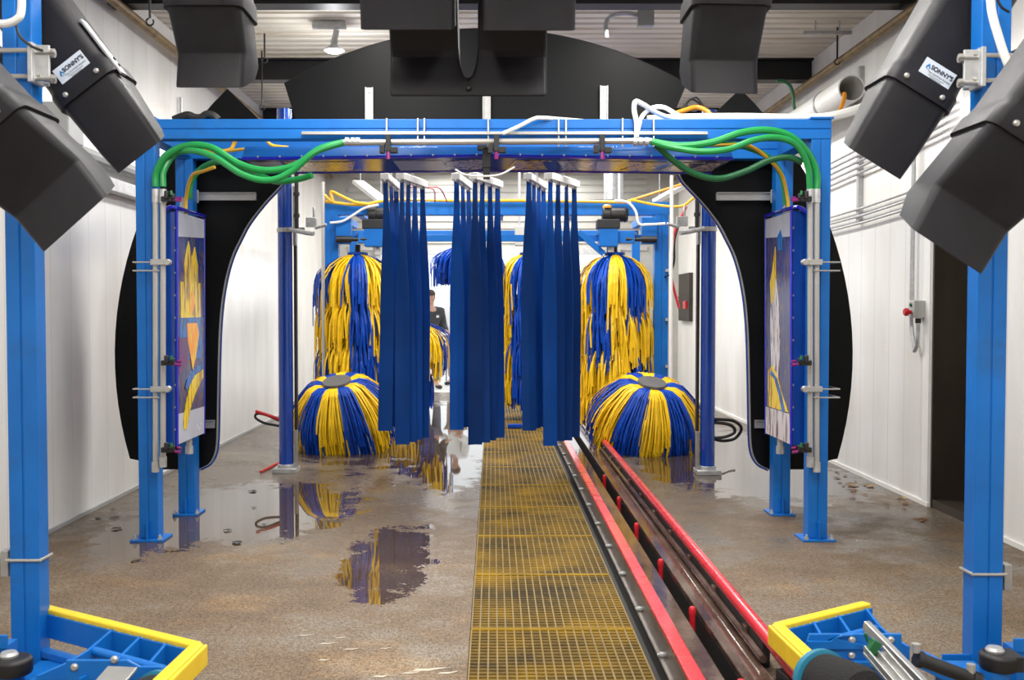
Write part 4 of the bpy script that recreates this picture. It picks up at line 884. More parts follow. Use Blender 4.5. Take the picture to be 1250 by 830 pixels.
# slanted light fixture behind the curtain frame
b = MB(); b.bar(P(437, 222, 13.5), P(468, 246, 12.6), 0.16, 0.05); lt = mk('tube_light', b, M['whitep'], None, 0.01); tag(lt, 'slanted white tube light housing above the left upright brush', 'light')
for q_ in (P(440, 223.5, 13.4), P(465, 244, 12.7)):
    b = MB(); b.cyl(q_, (q_.x, q_.y, ZC + 0.02), 0.006, 6); mk('hanger_rod', b, M['galv'], lt)
b = MB(); b.bar(P(800, 246, 13.0), P(842, 222, 12.6), 0.12, 0.05); lt = mk('tube_light', b, M['whitep'], None, 0.01); tag(lt, 'slanted white tube light housing above the right gantry post', 'light')
for q_ in (P(805, 243, 12.95), P(838, 224, 12.65)):
    b = MB(); b.cyl(q_, (q_.x, q_.y, ZC + 0.02), 0.006, 6); mk('hanger_rod', b, M['galv'], lt)
b = MB(); b.box(P(634, 288, 12.3), (0.11, 0.1, 0.24)); bx_ = mk('control_box', b, M['siding'], None, 0.01); tag(bx_, 'beige control box above the distant yellow brush', 'box'); q_ = P(634, 288, 12.3)
b = MB(); b.cyl(q_, (q_.x, q_.y, ZC + 0.02), 0.015, 8); mk('conduit_drop', b, M['galv'], bx_)
b = MB(); q_ = P(746, 244, 12.6); b.cyl(q_, (q_.x, q_.y, ZC + 0.02), 0.09, 14); b.cyl(q_ + Vector((0.1, 0, 0)), (q_.x + 0.1, q_.y, ZC + 0.02), 0.05, 12); tag(mk('duct_pipe', b, M['galv'], None), 'grey vertical duct pipes above the right upright brush', 'pipe')

# ------------------------------------------------------------------ foreground dryer arch
YD = 3.86
t = thing('foreground_arch', 'large blue foreground arch, its two posts nearest the camera, holding the black nozzles', 'frame', (-0.02, YD, 0))
PXL, PXR = -1.76, 1.86
for x, s in ((PXL, -1), (PXR, 1)):
    b = MB(); b.box((x, YD, 1.38), (0.108, 0.085, 2.74)); 
    b2 = MB()
    groove_post(b2, x, YD, 0.012, 2.76, 0.112, 0.09); p = mk('post', b2, M['blue'], t, 0.004)
    b = MB(); b.box((x, YD, 0.006), (0.22, 0.22, 0.012)); b.box((x - s * 0.1, YD - 0.02, 0.05), (0.12, 0.008, 0.08)); mk('foot_plate', b, M['blue'], p, 0.002)
    zc = P(36 if s < 0 else 1192, 680 if s < 0 else 697, YD).z
    b = MB(); 
    b.tube([(x - 0.063, YD + 0.05, zc), (x - 0.063, YD - 0.052, zc), (x + 0.063, YD - 0.052, zc), (x + 0.063, YD + 0.05, zc)], 0.006, 8); b.bar((x - 0.063, YD - 0.03, zc), (x + 0.063, YD - 0.03, zc), 0.004, 0.01)
    st = mk('strap', b, M['stain'], p)
    b = MB(); b.box((x + s * 0.085, YD, zc - 0.02), (0.03, 0.05, 0.10)); mk('strap_channel', b, M['alu'], st, 0.003)
b = MB(); groove_beam(b, PXL - 0.06, PXR + 0.06, YD, 2.76, 2.88, 0.1); mk('top_beam', b, M['blue'], t, 0.004)

def text_part(name, body, size, c, parent, m, ax=None):
    """flat lettering lying on a face that looks towards -Y of the local frame"""
    cu = bpy.data.curves.new('lettering', 'FONT'); cu.body = body; cu.size = size; cu.align_x = 'CENTER'; cu.align_y = 'CENTER'; cu.extrude = 0.0004
    if size > 0.02: cu.offset = 0.0006
    tmp = bpy.data.objects.new('lettering', cu); COL.objects.link(tmp); bpy.context.view_layer.update()
    me = bpy.data.meshes.new_from_object(tmp.evaluated_get(bpy.context.evaluated_depsgraph_get()))
    bpy.data.objects.remove(tmp)
    org = origin_of(parent)
    R = Matrix.Rotation(PI / 2, 4, 'X') if ax is None else ax
    me.transform(Matrix.Translation(Vector(c) - org) @ R); me.materials.clear(); me.materials.append(m)
    o = bpy.data.objects.new(name, me); COL.objects.link(o); o.parent = parent; return o

def dryer_nozzle(label, o_px, Y, ang, W0, W1, L, U, D0=0.20, D1=0.26, crease=0.45, lean=0.10, ulean=0.20, sticker=None, bolts=True, Wt=None, flange=0, rise=None):
    """black moulded blower nozzle; local origin at the middle of the outlet's front edge, local z up along the duct"""
    t = thing('dryer_nozzle', label, 'nozzle', (0, 0, 0), 'black air dryer nozzles')
    Wt = Wt or W1 * 1.05
    # outlet sleeve, hollow at the mouth
    secs = []
    tl_ = lambda ring: [Vector((v.x, v.y, v.z + v.y * 0.36)) for v in ring]
    secs.append(tl_(rrect(W0 - 0.04, D0 - 0.08, 0.02, 0.03, 0.045))); secs.append(tl_(rrect(W0 - 0.016, D0 - 0.016, 0.02, 0.0, 0.008)))
    secs.append(tl_(rrect(W0, D0, 0.022, 0.0))); secs.append(tl_(rrect(W0 + 0.002, D0, 0.022, 0.006)))
    zc = max(crease * L, D0 * 0.36 + 0.03); up_ = 0.03 if lean > 0 else 0.0; secs.append(rrect(W0 + (W1 - W0) * 0.40, D0 + 0.01, 0.025, zc - 0.004, up_)); secs.append(rrect(W0 + (W1 - W0) * 0.45, D0 + 0.012, 0.025, zc + 0.008, up_ - 0.002))
    secs.append(rrect(W1, D1, 0.035, L, -lean)); secs.append(rrect(W1, D1, 0.035, L + 0.03, -lean - 0.004))
    b = MB(); b.loft(secs); mk('outlet_sleeve', b, M['black'], t)
    # collar and upper duct
    sl = (ulean) / max(U, 0.01)
    secs = []
    e = 0.012
    secs.append(rrect(W1 + 0.004, D1 + 0.004, 0.035, L - 0.001, -lean - 0.002)); secs.append(rrect(W1 + 2 * e, D1 + 2 * e, 0.04, L, -lean - e)); secs.append(rrect(W1 + 2 * e, D1 + 2 * e, 0.04, L + 0.055, -lean - e - sl * 0.05))
    secs.append(rrect(W1 + e, D1 + e, 0.04, L + 0.07, -lean - e * 0.4 - sl * 0.07)); secs.append(rrect(W1 + 0.006, D1, 0.04, L + 0.10, -lean - sl * 0.1)); secs.append(rrect(Wt, D1 + 0.05, 0.06, L + U, -lean - ulean))
    b = MB(); b.loft(secs); bd = mk('duct_body', b, M['black'], t)
    yf = lambda z: -lean - e - sl * (z - L)
    if bolts:
        for sx in (-1, 1):
            b = MB(); b.lathe([(0.011, 0), (0.010, 0.005), (0.005, 0.008)], (sx * W1 * 0.30, yf(L + 0.03), L + 0.03), Matrix.Rotation(PI / 2, 3, 'X'), 12); mk('bolt', b, M['stain'], t)
    if sticker is not None:
        sx, sz = sticker; ya = -lean - sl * (sz - L) - 0.003
        tilt = Matrix.Rotation(math.atan(sl), 4, 'X') 
        RR = Matrix.Rotation(PI / 2 , 4, 'X')
        def plate(name, w_, h_, cx, cz, m, dy):
            b = MB(); c = Vector((cx, -lean - sl * (cz - L) - dy, cz)); b.box(c, (w_, 0.0012, h_), Matrix.Rotation(-math.atan(-sl) * 1.0, 3, 'X')); return b
        lb = mk('sticker', plate('sticker', 0.135, 0.076, sx, sz, M['label'], 0.004), M['label'], t, 0.0004)
        RR = Matrix.Rotation(PI / 2 + math.atan(sl), 4, 'X')
        def yy(z, dy): return -lean - sl * (z - L) - dy
        text_part('lettering', "SONNY'S", 0.0235, (sx + 0.014, yy(sz + 0.013, 0.006), sz + 0.013), lb, M['ink'], RR)
        text_part('lettering', "The CarWash Factory", 0.0108, (sx + 0.012, yy(sz - 0.006, 0.006), sz - 0.006), lb, M['greyink'], RR)
        # water-drop emblem
        dp = []
        for i in range(16):
            a = 2 * PI * i / 16; rr = 0.0085
            x_ = rr * math.sin(a); z_ = -rr * math.cos(a)
            if abs(a - PI) < 0.5: z_ *= 1.75; x_ *= 0.5
            dp.append(Vector((sx - 0.044 + x_, yy(sz + 0.006 + z_, 0.0052), sz + 0.006 + z_)))
        mk('emblem', MB().prism(dp, (0, 0.0006, 0)), M['bluelabel'], lb)
        dp2 = [Vector((sx - 0.044 + 0.45 * (p.x - sx + 0.044) + 0.001, p.y - 0.0006, sz + 0.003 + 0.45 * (p.z - sz - 0.006))) for p in dp]
        mk('emblem', MB().prism(dp2, (0, 0.0004, 0)), M['label'], lb)
        for k in range(2):
            b = plate('l', 0.07 - 0.02 * k, 0.0022, sx + 0.005, sz - 0.016 - 0.007 * k, M['greyink'], 0.0052); mk('fine_print', b, M['greyink'], lb)
    if flange:
        b = MB(); b.box((flange * (W1 / 2 + 0.016), -lean + 0.05, L + 0.11), (0.012, 0.05, 0.26)); fl_ = mk('side_flange', b, M['galv'], t, 0.003)
        for zz in (L + 0.02, L + 0.05):
            b = MB(); b.lathe([(0.008, 0), (0.006, 0.006)], (flange * (W1 / 2 + 0.022), -lean + 0.05, zz), Matrix.Rotation(flange * PI / 2, 3, 'Y'), 8); mk('rivet', b, M['steel'], fl_)
    t.location = P(*o_px, Y); t.rotation_euler = (0, ang, 0)
    return t
S = 3.72 / F
ul = dryer_nozzle('black air nozzle with a white brand sticker, clamped to the left foreground post', (170, 192), 3.96, -math.radians(37.5), 0.212, 0.25, 0.325, 0.52, sticker=(0.006, 0.325 + 0.097), flange=1, lean=0.0, ulean=0.0, crease=0.2, D0=0.17, Wt=0.27)
ur = dryer_nozzle('black air nozzle with a white brand sticker, clamped to the right foreground post', (1068.5, 200.5), 3.96, math.radians(31.5), 0.236, 0.268, 0.315, 0.52, sticker=(0.018, 0.315 + 0.097), lean=0.0, ulean=0.0, crease=0.2, D0=0.17, Wt=0.29)
ll = dryer_nozzle('plain black air nozzle nearest the camera at the left edge, below the stickered one', (91, 274), 3.35, -math.radians(41.5), 0.28, 0.31, 0.34, 0.42, lean=0.13, ulean=0.12, crease=0.46, D0=0.24, D1=0.28)
lr = dryer_nozzle('black air nozzle nearest the camera at the right edge, below the stickered one', (1157, 308), 3.35, math.radians(33), 0.275, 0.32, 0.375, 0.42, lean=0.13, ulean=0.12, crease=0.46, D0=0.24, D1=0.28, sticker=(0.085, 0.375 + 0.125))
tl = dryer_nozzle('plain black air nozzle pointing straight down above the left half of the arch', (255, 107), 3.80, 0.0, 0.250, 0.268, 0.275, 0.42, lean=0.08, ulean=0.14, crease=0.48, D0=0.22)
tr = dryer_nozzle('plain black air nozzle pointing straight down above the right half of the arch', (885, 114), 3.80, math.radians(1.2), 0.248, 0.27, 0.30, 0.40, lean=0.08, ulean=0.14, crease=0.42, D0=0.22)
# clamps of the upper side nozzles
for nz, s, x, lab in ((ul, -1, PXL, ''), (ur, 1, PXR, '')):
    inv = Matrix.LocRotScale(nz.location, nz.rotation_euler, None).inverted()
    def loc(b):
        b.v = [inv @ v for v in b.v]; return b
    zs = [P(20, yy, YD).z for yy in (67, 98)] if s < 0 else [P(1210, yy, YD).z for yy in (73, 103)]
    zc = sum(zs) / 2; xe = x - s * 0.063
    pl = MB(); pl.box((xe - s * 0.006, YD - 0.045, zc), (0.018, 0.10, 0.145)); pl.box((xe - s * 0.04, YD - 0.07, zc), (0.06, 0.012, 0.13)); loc(pl); nz_org = nz.location.copy(); rr = nz.rotation_euler.copy()
    nz.location = (0, 0, 0); cp = mk('clamp_plate', pl, M['galv'], nz, 0.003)
    for z in zs:
        b = MB(); b.tube([(x - s * 0.10, YD - 0.066, z), (x + s * 0.085, YD - 0.066, z), (x + s * 0.085, YD + 0.066, z), (x - s * 0.07, YD + 0.066, z)], 0.009, 8); mk('u_bolt', loc(b), M['stain'], cp)
        b = MB()
        for dx in (0.025, 0.072): b.cyl((xe - s * dx, YD - 0.066, z - 0.01 * (dx > 0.05)), (xe - s * (dx + 0.014), YD - 0.066, z - 0.01 * (dx > 0.05)), 0.017, 8)
        b.cyl((xe - s * 0.02, YD - 0.075, z - 0.01), (xe - s * 0.092, YD - 0.075, z - 0.01), 0.008, 8)
        mk('nut', loc(b), M['stain'], cp)
    b = MB(); b.box((x + s * 0.085, YD, zc), (0.012, 0.16, 0.16)); mk('clamp_plate', loc(b), M['galv'], nz, 0.003)
    nz.location = nz_org
# middle twin nozzle
t = thing('dryer_nozzle', 'wide black twin air nozzle with a deep slot, in front of the black dome', 'nozzle', P(571, 118, 3.80), 'black air dryer nozzles')
out = [(475, 118), (668, 118), (668, -40), (584, -40), (583, 55), (580, 78), (576, 90), (571, 94.5), (566, 90), (562, 78), (559, 55), (558, -40), (475, -40)]
b = MB().prism([P(x, y, 3.80) for x, y in out], (0, 0.24, 0))
o = mk('outlet_sleeve', b, M['black'], t)
bm = bmesh.new(); bm.from_mesh(o.data); zc = P(571, 63, 3.8).z - t.location.z
for zz in (zc - 0.012, zc + 0.012):
    bmesh.ops.bisect_plane(bm, geom=bm.verts[:] + bm.edges[:] + bm.faces[:], plane_co=(0, 0, zz), plane_no=(0, 0, 1))
bmesh.ops.triangulate(bm, faces=[f for f in bm.faces if len(f.verts) > 4])
for v in bm.verts:
    v.co.y += min(v.co.z, zc) * 0.22
    if v.co.z > zc + 0.005: v.co.y -= (v.co.z - zc) * 0.55
for v in bm.verts:
    if v.co.z < 0.02 and v.co.y > 0.1: v.co.z += 0.07
bm.to_mesh(o.data); bm.free()
bv = o.modifiers.new('bevel', 'BEVEL'); bv.width = 0.012; bv.segments = 3; bv.limit_method = 'ANGLE'; bv.angle_limit = math.radians(50)
b = MB(); b.lathe([(0.005, 0), (0.009, 0.003), (0.010, -0.002)], P(572, 107, 3.795), Matrix.Rotation(PI / 2, 3, 'X'), 12); mk('drain_hole', b, M['steel'], t)
for (xa, xb, yb_) in ((440, 553, 36), (590, 702, 37)):
    c = P((xa + xb) / 2, yb_, 3.52); wd = (xb - xa) / F * 3.52; secs = []
    for (dz, dw, y_) in ((0.0, -0.012, 0.006), (0.0, 0.0, 0.0), (0.1, 0.0, -0.02), (0.34, 0.01, -0.10)):
        secs.append([v + c + Vector((0, 0, (v.y - y_) * 0.34 if dz < 0.05 else 0)) for v in rrect(wd + dw, 0.26 - abs(dw), 0.02, dz, y_)])
    b = MB(); b.loft(secs); mk('inlet_duct', b, M['black'], t)
# white conduit at the left post and the right post
tag(mk('conduit_hose', MB().tube([P(-12, 27, 3.7), P(6, 29, 3.7), P(20, 24, 3.7), P(26, 12, 3.7), P(26, -30, 3.7)], 0.014, 10, 6), M['whitep'], None), 'thick white conduit bending round the top of the left foreground post', 'conduit')
tag(mk('conduit_hose', MB().tube([P(1208, -20, 3.7), P(1211, 15, 3.7), P(1219, 45, 3.7), P(1228, 72, 3.7), P(1240, 100, 3.7)], 0.015, 10, 6), M['whitep'], None), 'thick white conduit running down over the right foreground post', 'conduit')
tag(mk('cable', MB().tube([P(19, 30, 3.76), P(24, 44, 3.76), P(38, 56, 3.76), P(52, 62, 3.76)], 0.005, 8, 6), M['steel'], None), 'thin black cable drooping across the left foreground post', 'cable')
tag(mk('cable', MB().tube([P(1216, -5, 3.76), P(1222, 8, 3.76), P(1232, 15, 3.76)], 0.005, 8, 6), M['steel'], None), 'thin black cable end at the top of the right foreground post', 'cable')

# ------------------------------------------------------------------ tyre brush machines at the bottom corners
def tyre_machine(sgn, label):
    """sgn -1 left, +1 right; X measured from the bay axis"""
    if sgn < 0: far = G(55, 743, 0.235); cor = G(241, 789, 0.235)
    else: far = G(1058, 738, 0.235); cor = G(949, 765, 0.235)
    near = Vector((cor.x - sgn * -0.02, cor.y - 0.36, 0.235)) if sgn < 0 else Vector((cor.x + 0.02, cor.y - 0.36, 0.235))
    t = thing('tyre_brush_machine', label, 'machine', ((far.x + cor.x) / 2, cor.y, 0), 'tyre brush machines')
    b = MB(); b.bar(far, cor, 0.045, 0.022); b.bar(cor, near, 0.045, 0.024)
    b.bar(cor + Vector((-sgn * 0.024, 0.02, -0.035)), near + Vector((-sgn * 0.024, 0, -0.035)), 0.014, 0.075)
    n = 14
    for i in range(n):
        p = far.lerp(cor, (i + 0.5) / n); nrm = Vector((sgn * (cor.y - far.y), -abs(cor.x - far.x) * 0 - 0.3, 0)).normalized()
        b.box(p + Vector((0.0, -0.022, -0.010)), (0.014, 0.012, 0.014))
    mk('bumper_strip', b, M['yellow'], t, 0.006)
    dn = Vector((0, 0, -0.052)); inw = Vector((sgn * 0.012, -0.02, 0))
    b = MB(); b.bar(far + dn + inw, cor + dn + inw, 0.012, 0.09); mk('back_plate', b, M['blue'], t, 0.002)
    b = MB(); b.bar(cor + dn + Vector((sgn * 0.012, 0, 0)), near + dn + Vector((sgn * 0.012, 0, 0)), 0.012, 0.12); mk('side_plate', b, M['blue'], t, 0.002)
    d = (cor - far).normalized(); q = Vector((0.35 * sgn, -0.94, 0)).normalized() if sgn < 0 else Vector((0.15 * sgn, -0.98, 0)).normalized()
    # fins from the back plate towards the camera
    fracs = (0.50, 0.68, 0.84) if sgn < 0 else (0.08, 0.40, 0.68)
    ln = (0.36, 0.30, 0.24) if sgn < 0 else (0.30, 0.26, 0.22)
    fronts = []
    for f_, l_ in zip(fracs, ln):
        a = far.lerp(cor, f_) + dn + inw; e = a + q * l_
        b = MB(); b.prism([a + Vector((0, 0, 0.05)), a + q * (l_ * 0.35) + Vector((0, 0, 0.012)), a + q * (l_ * 0.6) + Vector((0, 0, 0.0)), e + Vector((0, 0, 0.0)), e + Vector((0, 0, -0.06)), a + Vector((0, 0, -0.06))], (0.010, 0, 0)); mk('fin', b, M['blue'], t, 0.001); fronts.append(e)
    b = MB(); a = far.lerp(cor, fracs[0]) + q * 0.12 + dn; c = far.lerp(cor, 0.97) + q * 0.12 + dn; b.cyl(a + Vector((0, 0, 0.0)), c + Vector((0, 0, 0.0)), 0.016, 12); mk('tie_rod', b, M['blue'], t)
    if sgn < 0:
        b = MB(); b.bar(far + Vector((0.0, -0.07, -0.14)), far.lerp(cor, 0.5) + Vector((0, -0.07, -0.14)), 0.04, 0.03); mk('lower_bar', b, M['blue'], t, 0.004)
    # front plate
    x0p, x1p = (80, 205) if sgn < 0 else (985, 1101)
    yp = 3.36 if sgn < 0 else 3.55
    yt = 806 if sgn < 0 else 774
    a = P(x0p, yt, yp); c = P(x1p, yt, yp); w_ = (c - a).length; zt = a.z
    if sgn < 0: poly = [(0, -0.2), (0, 0), (0.60, 0), (0.72, -0.022), (0.93, -0.022), (1, -0.05), (1, -0.2)]
    else: poly = [(0, -0.2), (0, -0.03), (0.03, 0.0), (1, 0.0), (1, -0.2)]
    b = MB(); b.prism([a + Vector((u * w_, 0, v)) for u, v in poly], (0, 0.014, 0)); fp = mk('front_plate', b, M['blue'], t, 0.003)
    for u, v in (((0.09, -0.022), (0.48, 0.003)) if sgn < 0 else ((0.47, -0.02), (0.88, -0.02), (0.47, -0.075), (0.06, -0.045))):
        b = MB(); b.lathe([(0.013, 0), (0.012, 0.006), (0.007, 0.010)], a + Vector((u * w_, -0.001, v)), Matrix.Rotation(PI / 2, 3, 'X'), 12); mk('bolt', b, M['stain'], fp)
    if sgn > 0:
        b = MB(); b.prism([a + Vector((0.0, -0.012, -0.05)), a + Vector((0.25, -0.012, -0.05)), a + Vector((0.10, -0.012, -0.012)), a + Vector((0.16, -0.012, 0.0)), a + Vector((0.12, -0.012, 0.0)), a + Vector((0.08, -0.012, -0.022)), a + Vector((0.0, -0.012, -0.022))], (0, 0.010, 0)); mk('stiffener', b, M['blue'], fp, 0.001)
        b = MB(); b.box(a + Vector((w_ * 0.62, -0.01, -0.10)), (0.18, 0.03, 0.02)); mk('ledge', b, M['blue'], fp, 0.002)
    # foam wheel
    if sgn > 0: c = P(1020, 838, 3.28); r = 0.092
    else: c = P(176, 860, 3.22); r = 0.08
    ax = Matrix.Rotation(PI / 2, 3, 'X') @ Matrix.Rotation(0.35 * sgn, 3, 'Y')
    ax = Matrix.Rotation(PI / 2 - 0.10, 3, 'X')
    ax = Matrix.Rotation(0.30 * sgn, 3, 'Z') @ ax
    b = MB(); b.lathe([(r * 0.6, -0.06), (r * 1.0, -0.055), (r * 1.03, 0.02), (r * 1.03, 0.12), (r * 0.93, 0.15), (r * 0.5, 0.16)], c, ax, 28); mk('foam_roller', b, M['blackfoam'], t)
    b = MB(); b.lathe([(r * 0.9, -0.09), (r * 1.12, -0.088), (r * 1.12, -0.065), (r * 0.9, -0.06)], c, ax, 28); mk('roller_rim', b, M['teal'], t)
    # aluminium profile arm
    if sgn > 0: a, e = P(1066, 797, 3.32), P(1118, 858, 3.05); a2, e2 = P(1056, 762, 3.12), P(1128, 836, 2.85)
    else: a, e = P(150, 815, 3.28), P(120, 850, 3.12); a2 = None
    b = MB(); b.bar(a, e, 0.07 if sgn > 0 else 0.10, 0.010)
    if sgn > 0:
        for dx in (-0.03, 0.0, 0.03): b.bar(a + Vector((dx, 0, 0.012)), e + Vector((dx, 0, 0.012)), 0.007, 0.03)
    mk('profile_arm', b, M['alu'], t, 0.002)
    if sgn > 0:
        b = MB(); b.bar(P(1057, 763, 3.46), P(1128, 836, 3.15), 0.022, 0.035); mk('profile_arm', b, M['alu'], t, 0.003)
        b = MB(); b.box(P(1066, 790, 3.30), (0.03, 0.03, 0.05), Matrix.Rotation(0.5, 3, 'Y')); b.tube([P(1056, 772, 3.32), P(1060, 783, 3.32), P(1066, 790, 3.30)], 0.006, 6, 4); mk('spray_tip', b, M['dgreen'], t, 0.004)
        b = MB(); a, e = P(1118, 803, 3.5), P(1185, 828, 3.5); b.cyl(a, a.lerp(e, 0.1), 0.03, 12); b.cyl(a.lerp(e, 0.1), e, 0.024, 14); b.cyl(e, e.lerp(a, -0.15), 0.03, 12); mk('air_cylinder', b, M['steel'], t)
        for q_ in (a, e):
            b = MB(); b.cyl(q_ + Vector((0, 0, 0.02)), q_ + Vector((0, 0, 0.05)), 0.016, 8); mk('air_fitting', b, M['stain'], t)
    # base carriage beside the post
    sx = PXL if sgn < 0 else PXR
    b = MB(); b.prism([Vector((sx - sgn * 0.06, YD - 0.34, 0.06)), Vector((sx - sgn * 0.20, YD - 0.34, 0.06)), Vector((sx - sgn * 0.27, YD - 0.06, 0.06)), Vector((sx - sgn * 0.06, YD - 0.06, 0.06))], (0, 0, 0.02)); b.bar(Vector((sx - sgn * 0.17, YD - 0.40, 0.09)), Vector((sx - sgn * 0.27, YD - 0.06, 0.09)), 0.012, 0.07); b.box((sx - sgn * 0.15, YD - 0.2, 0.03), (0.14, 0.2, 0.06)); mk('base_carriage', b, M['blue'], t, 0.003)
    if sgn < 0: c = P(11, 812, 3.55); bx = P(4, 788, 3.66)
    else: c = P(1214, 806, 3.55); bx = P(1242, 792, 3.68)
    b = MB(); b.box(c + Vector((-0.03 if sgn < 0 else 0.03, 0, 0)), (0.10, 0.10, 0.055)); b.lathe([(0.06, -0.03), (0.065, -0.02), (0.065, 0.02), (0.055, 0.03)], c + Vector((0.015, 0, 0)), seg=20); mk('bearing_block', b, M['steel'], t, 0.004)
    b = MB(); b.lathe([(0.03, 0.0), (0.032, 0.01), (0.025, 0.02)], c + Vector((0.0, 0, 0.028)), seg=16); mk('bearing_cap', b, M['galv'], t)
    b = MB(); b.cyl(c + Vector((0, 0, -c.z + 0.005)), c + Vector((0, 0, -0.03)), 0.05, 16); mk('pivot_post', b, M['blue'], t)
    b = MB(); b.box((bx.x + sgn * 0.02, bx.y, bx.z - 0.11), (0.10, 0.10, 0.24)); b.box((bx.x + sgn * 0.02, bx.y - 0.05, bx.z + 0.03), (0.12, 0.012, 0.05)); mk('side_channel', b, M['blue'], t, 0.003)
tyre_machine(-1, 'blue tyre brush machine with a yellow angled bumper at the left foreground post')
tyre_machine(1, 'blue tyre brush machine with yellow angled bumper and black foam roller, at right foreground post')

# ------------------------------------------------------------------ wall and ceiling services
def run(name, label, cat, pts, r, m, group=None, n=0, seg=10):
    return tag(mk(name, MB().tube([Vector(p) for p in pts], r, seg, n), m, None), label, cat, group)
run('ceiling_pipe', 'rusty yellow-brown pipe along the top of the right wall', 'pipe', [(2.98, 2.0, 3.52), (2.98, 16.9, 3.52)], 0.035, M['rustpipe'])
run('ceiling_pipe', 'galvanised and dark pipe along the top of the left wall', 'pipe', [(-2.66, 2.0, 3.55), (-2.66, 16.9, 3.55)], 0.035, M['rustpipe'])
for (x, yy) in ((2.98, 5.9), (2.98, 7.9), (2.98, 10.4), (-2.66, 6.1), (-2.66, 8.2)):
    pass
# big white plastic duct
t = thing('duct_pipe', 'big white plastic duct pipe with an open end, high on the right wall', 'duct', (2.76, 10.5, 3.0))
pts = []
b = MB(); R_ = Matrix.Rotation(PI / 2, 3, 'X')
b.lathe([(0.094, -0.0), (0.104, 0.0), (0.108, -0.1), (0.104, -0.12), (0.104, -6.2), (0.094, -6.2), (0.094, -0.0)], (2.78, 8.0, 3.105), R_, 28, cap=False); mk('duct_wall', b, M['whitep'], t)
for yy in (8.6, 10.6, 12.6):
    b = MB(); b.lathe([(0.106, 0), (0.112, 0), (0.112, -0.03), (0.106, -0.03), (0.106, 0)], (2.78, yy, 3.105), R_, 28, cap=False); b.box((2.97, yy + 0.015, 3.105), (0.19, 0.03, 0.04)); mk('duct_strap', b, M['galv'], t)
run('orange_hose', 'orange hose coming out of the open end of the white duct', 'hose', [(2.75, 8.5, 3.06), (2.735, 8.1, 3.07), (2.71, 7.95, 3.04), (2.66, 7.9, 2.92), (2.55, 7.85, 2.80), (2.42, 7.7, 2.72)], 0.016, M['ohose'], n=6)
hose('green_hose', 'green hose loop draped over the white duct near the ceiling', 'hose', [(948, 99, 9.3), (956, 99, 9.3), (964, 104, 9.3), (968, 116, 9.3), (969, 128, 9.3), (971, 137, 9.3)], 0.015, M['dgreen'], n=5)
# conduits and strut channels on the right wall
G5 = 'grey conduits on the right wall'
for k in range(5):
    z = 2.72 - 0.05 * k
    run('conduit', 'thin grey conduit of the upper row on the right wall, %s from the top' % ['first', 'second', 'third', 'fourth', 'fifth'][k], 'conduit', [(XR - 0.05, 6.9, z + 0.06), (XR - 0.05, 8.2, z), (XR - 0.05, 10.5, z - 0.06)], 0.011, M['galv'], G5, seg=8)
for k in range(3):
    z = 2.22 - 0.06 * k
    run('conduit', 'thin grey conduit of the lower row on the right wall, %s from the top' % ['first', 'second', 'third'][k], 'conduit', [(XR - 0.05, 7.2, z + 0.03), (XR - 0.05, 8.3, z - 0.0), (XR - 0.05, 10.5, z - 0.02)], 0.011, M['galv'], G5, seg=8)
b = MB(); b.box((XR - 0.02, 8.55, 2.75), (0.04, 0.045, 1.3)); b.box((XR - 0.037, 8.535, 2.75), (0.012, 0.012, 1.3)); b.box((XR - 0.037, 8.565, 2.75), (0.012, 0.012, 1.3)); tag(mk('strut_channel', b, M['galv'], None), 'long grey strut channel on the right wall that holds the conduits', 'channel', 'strut channels on the right wall')
b = MB(); b.box((XR - 0.02, 7.6, 3.16), (0.04, 0.045, 0.22)); b.box((XR - 0.04, 7.585, 3.16), (0.012, 0.012, 0.22)); tag(mk('strut_channel', b, M['galv'], None), 'short dark grey strut channel stub high on the right wall, above the nozzle sticker', 'channel', 'strut channels on the right wall')
# emergency stop
es = thing('emergency_stop_box', 'pale grey switch box with a red push button beside the dark door', 'switch', (XR, 7.30, 1.3))
zc = P(1126, 380, 7.3).z
b = MB(); b.box((XR - 0.045, 7.30, zc + 0.015), (0.09, 0.10, 0.125)); mk('box_body', b, M['siding'], es, 0.006)
b = MB(); b.cyl((XR - 0.045, 7.36, zc), (XR - 0.045, 7.38, zc), 0.02, 12); b.cyl((XR - 0.06, 7.36, zc), (XR - 0.06, 7.22, zc), 0.018, 12); 
b = MB(); b.lathe([(0.014, 0), (0.014, 0.022), (0.028, 0.024), (0.030, 0.04), (0.022, 0.052)], (XR - 0.09, 7.30, zc - 0.005), Matrix.Rotation(-PI / 2, 3, 'Y'), 16); mk('push_button', b, M['red'], es)
b = MB(); b.lathe([(0.012, 0), (0.012, 0.012)], (XR - 0.09, 7.30, zc + 0.045), Matrix.Rotation(-PI / 2, 3, 'Y'), 12); mk('green_button', b, M['dgreen'], es)
b = MB(); b.cyl((XR - 0.045, 7.29, zc - 0.05), (XR - 0.045, 7.29, zc - 0.085), 0.02, 10); mk('cable_gland', b, M['steel'], es)
run('conduit', 'vertical grey conduit on the right wall that drops to the switch box', 'conduit', [(XR - 0.035, 7.43, 3.0), (XR - 0.035, 7.43, zc + 0.09)], 0.016, M['galv'], G5)
run('conduit', 'grey cable loop hanging below the switch box', 'cable', [(XR - 0.035, 7.43, zc + 0.09), (XR - 0.035, 7.43, zc - 0.1), (XR - 0.035, 7.38, zc - 0.24), (XR - 0.04, 7.36, zc - 0.285), (XR - 0.045, 7.30, zc - 0.23), (XR - 0.045, 7.29, zc - 0.09)], 0.014, M['galv'], G5, n=6)
for z in (zc + 0.095, 2.35):
    pass
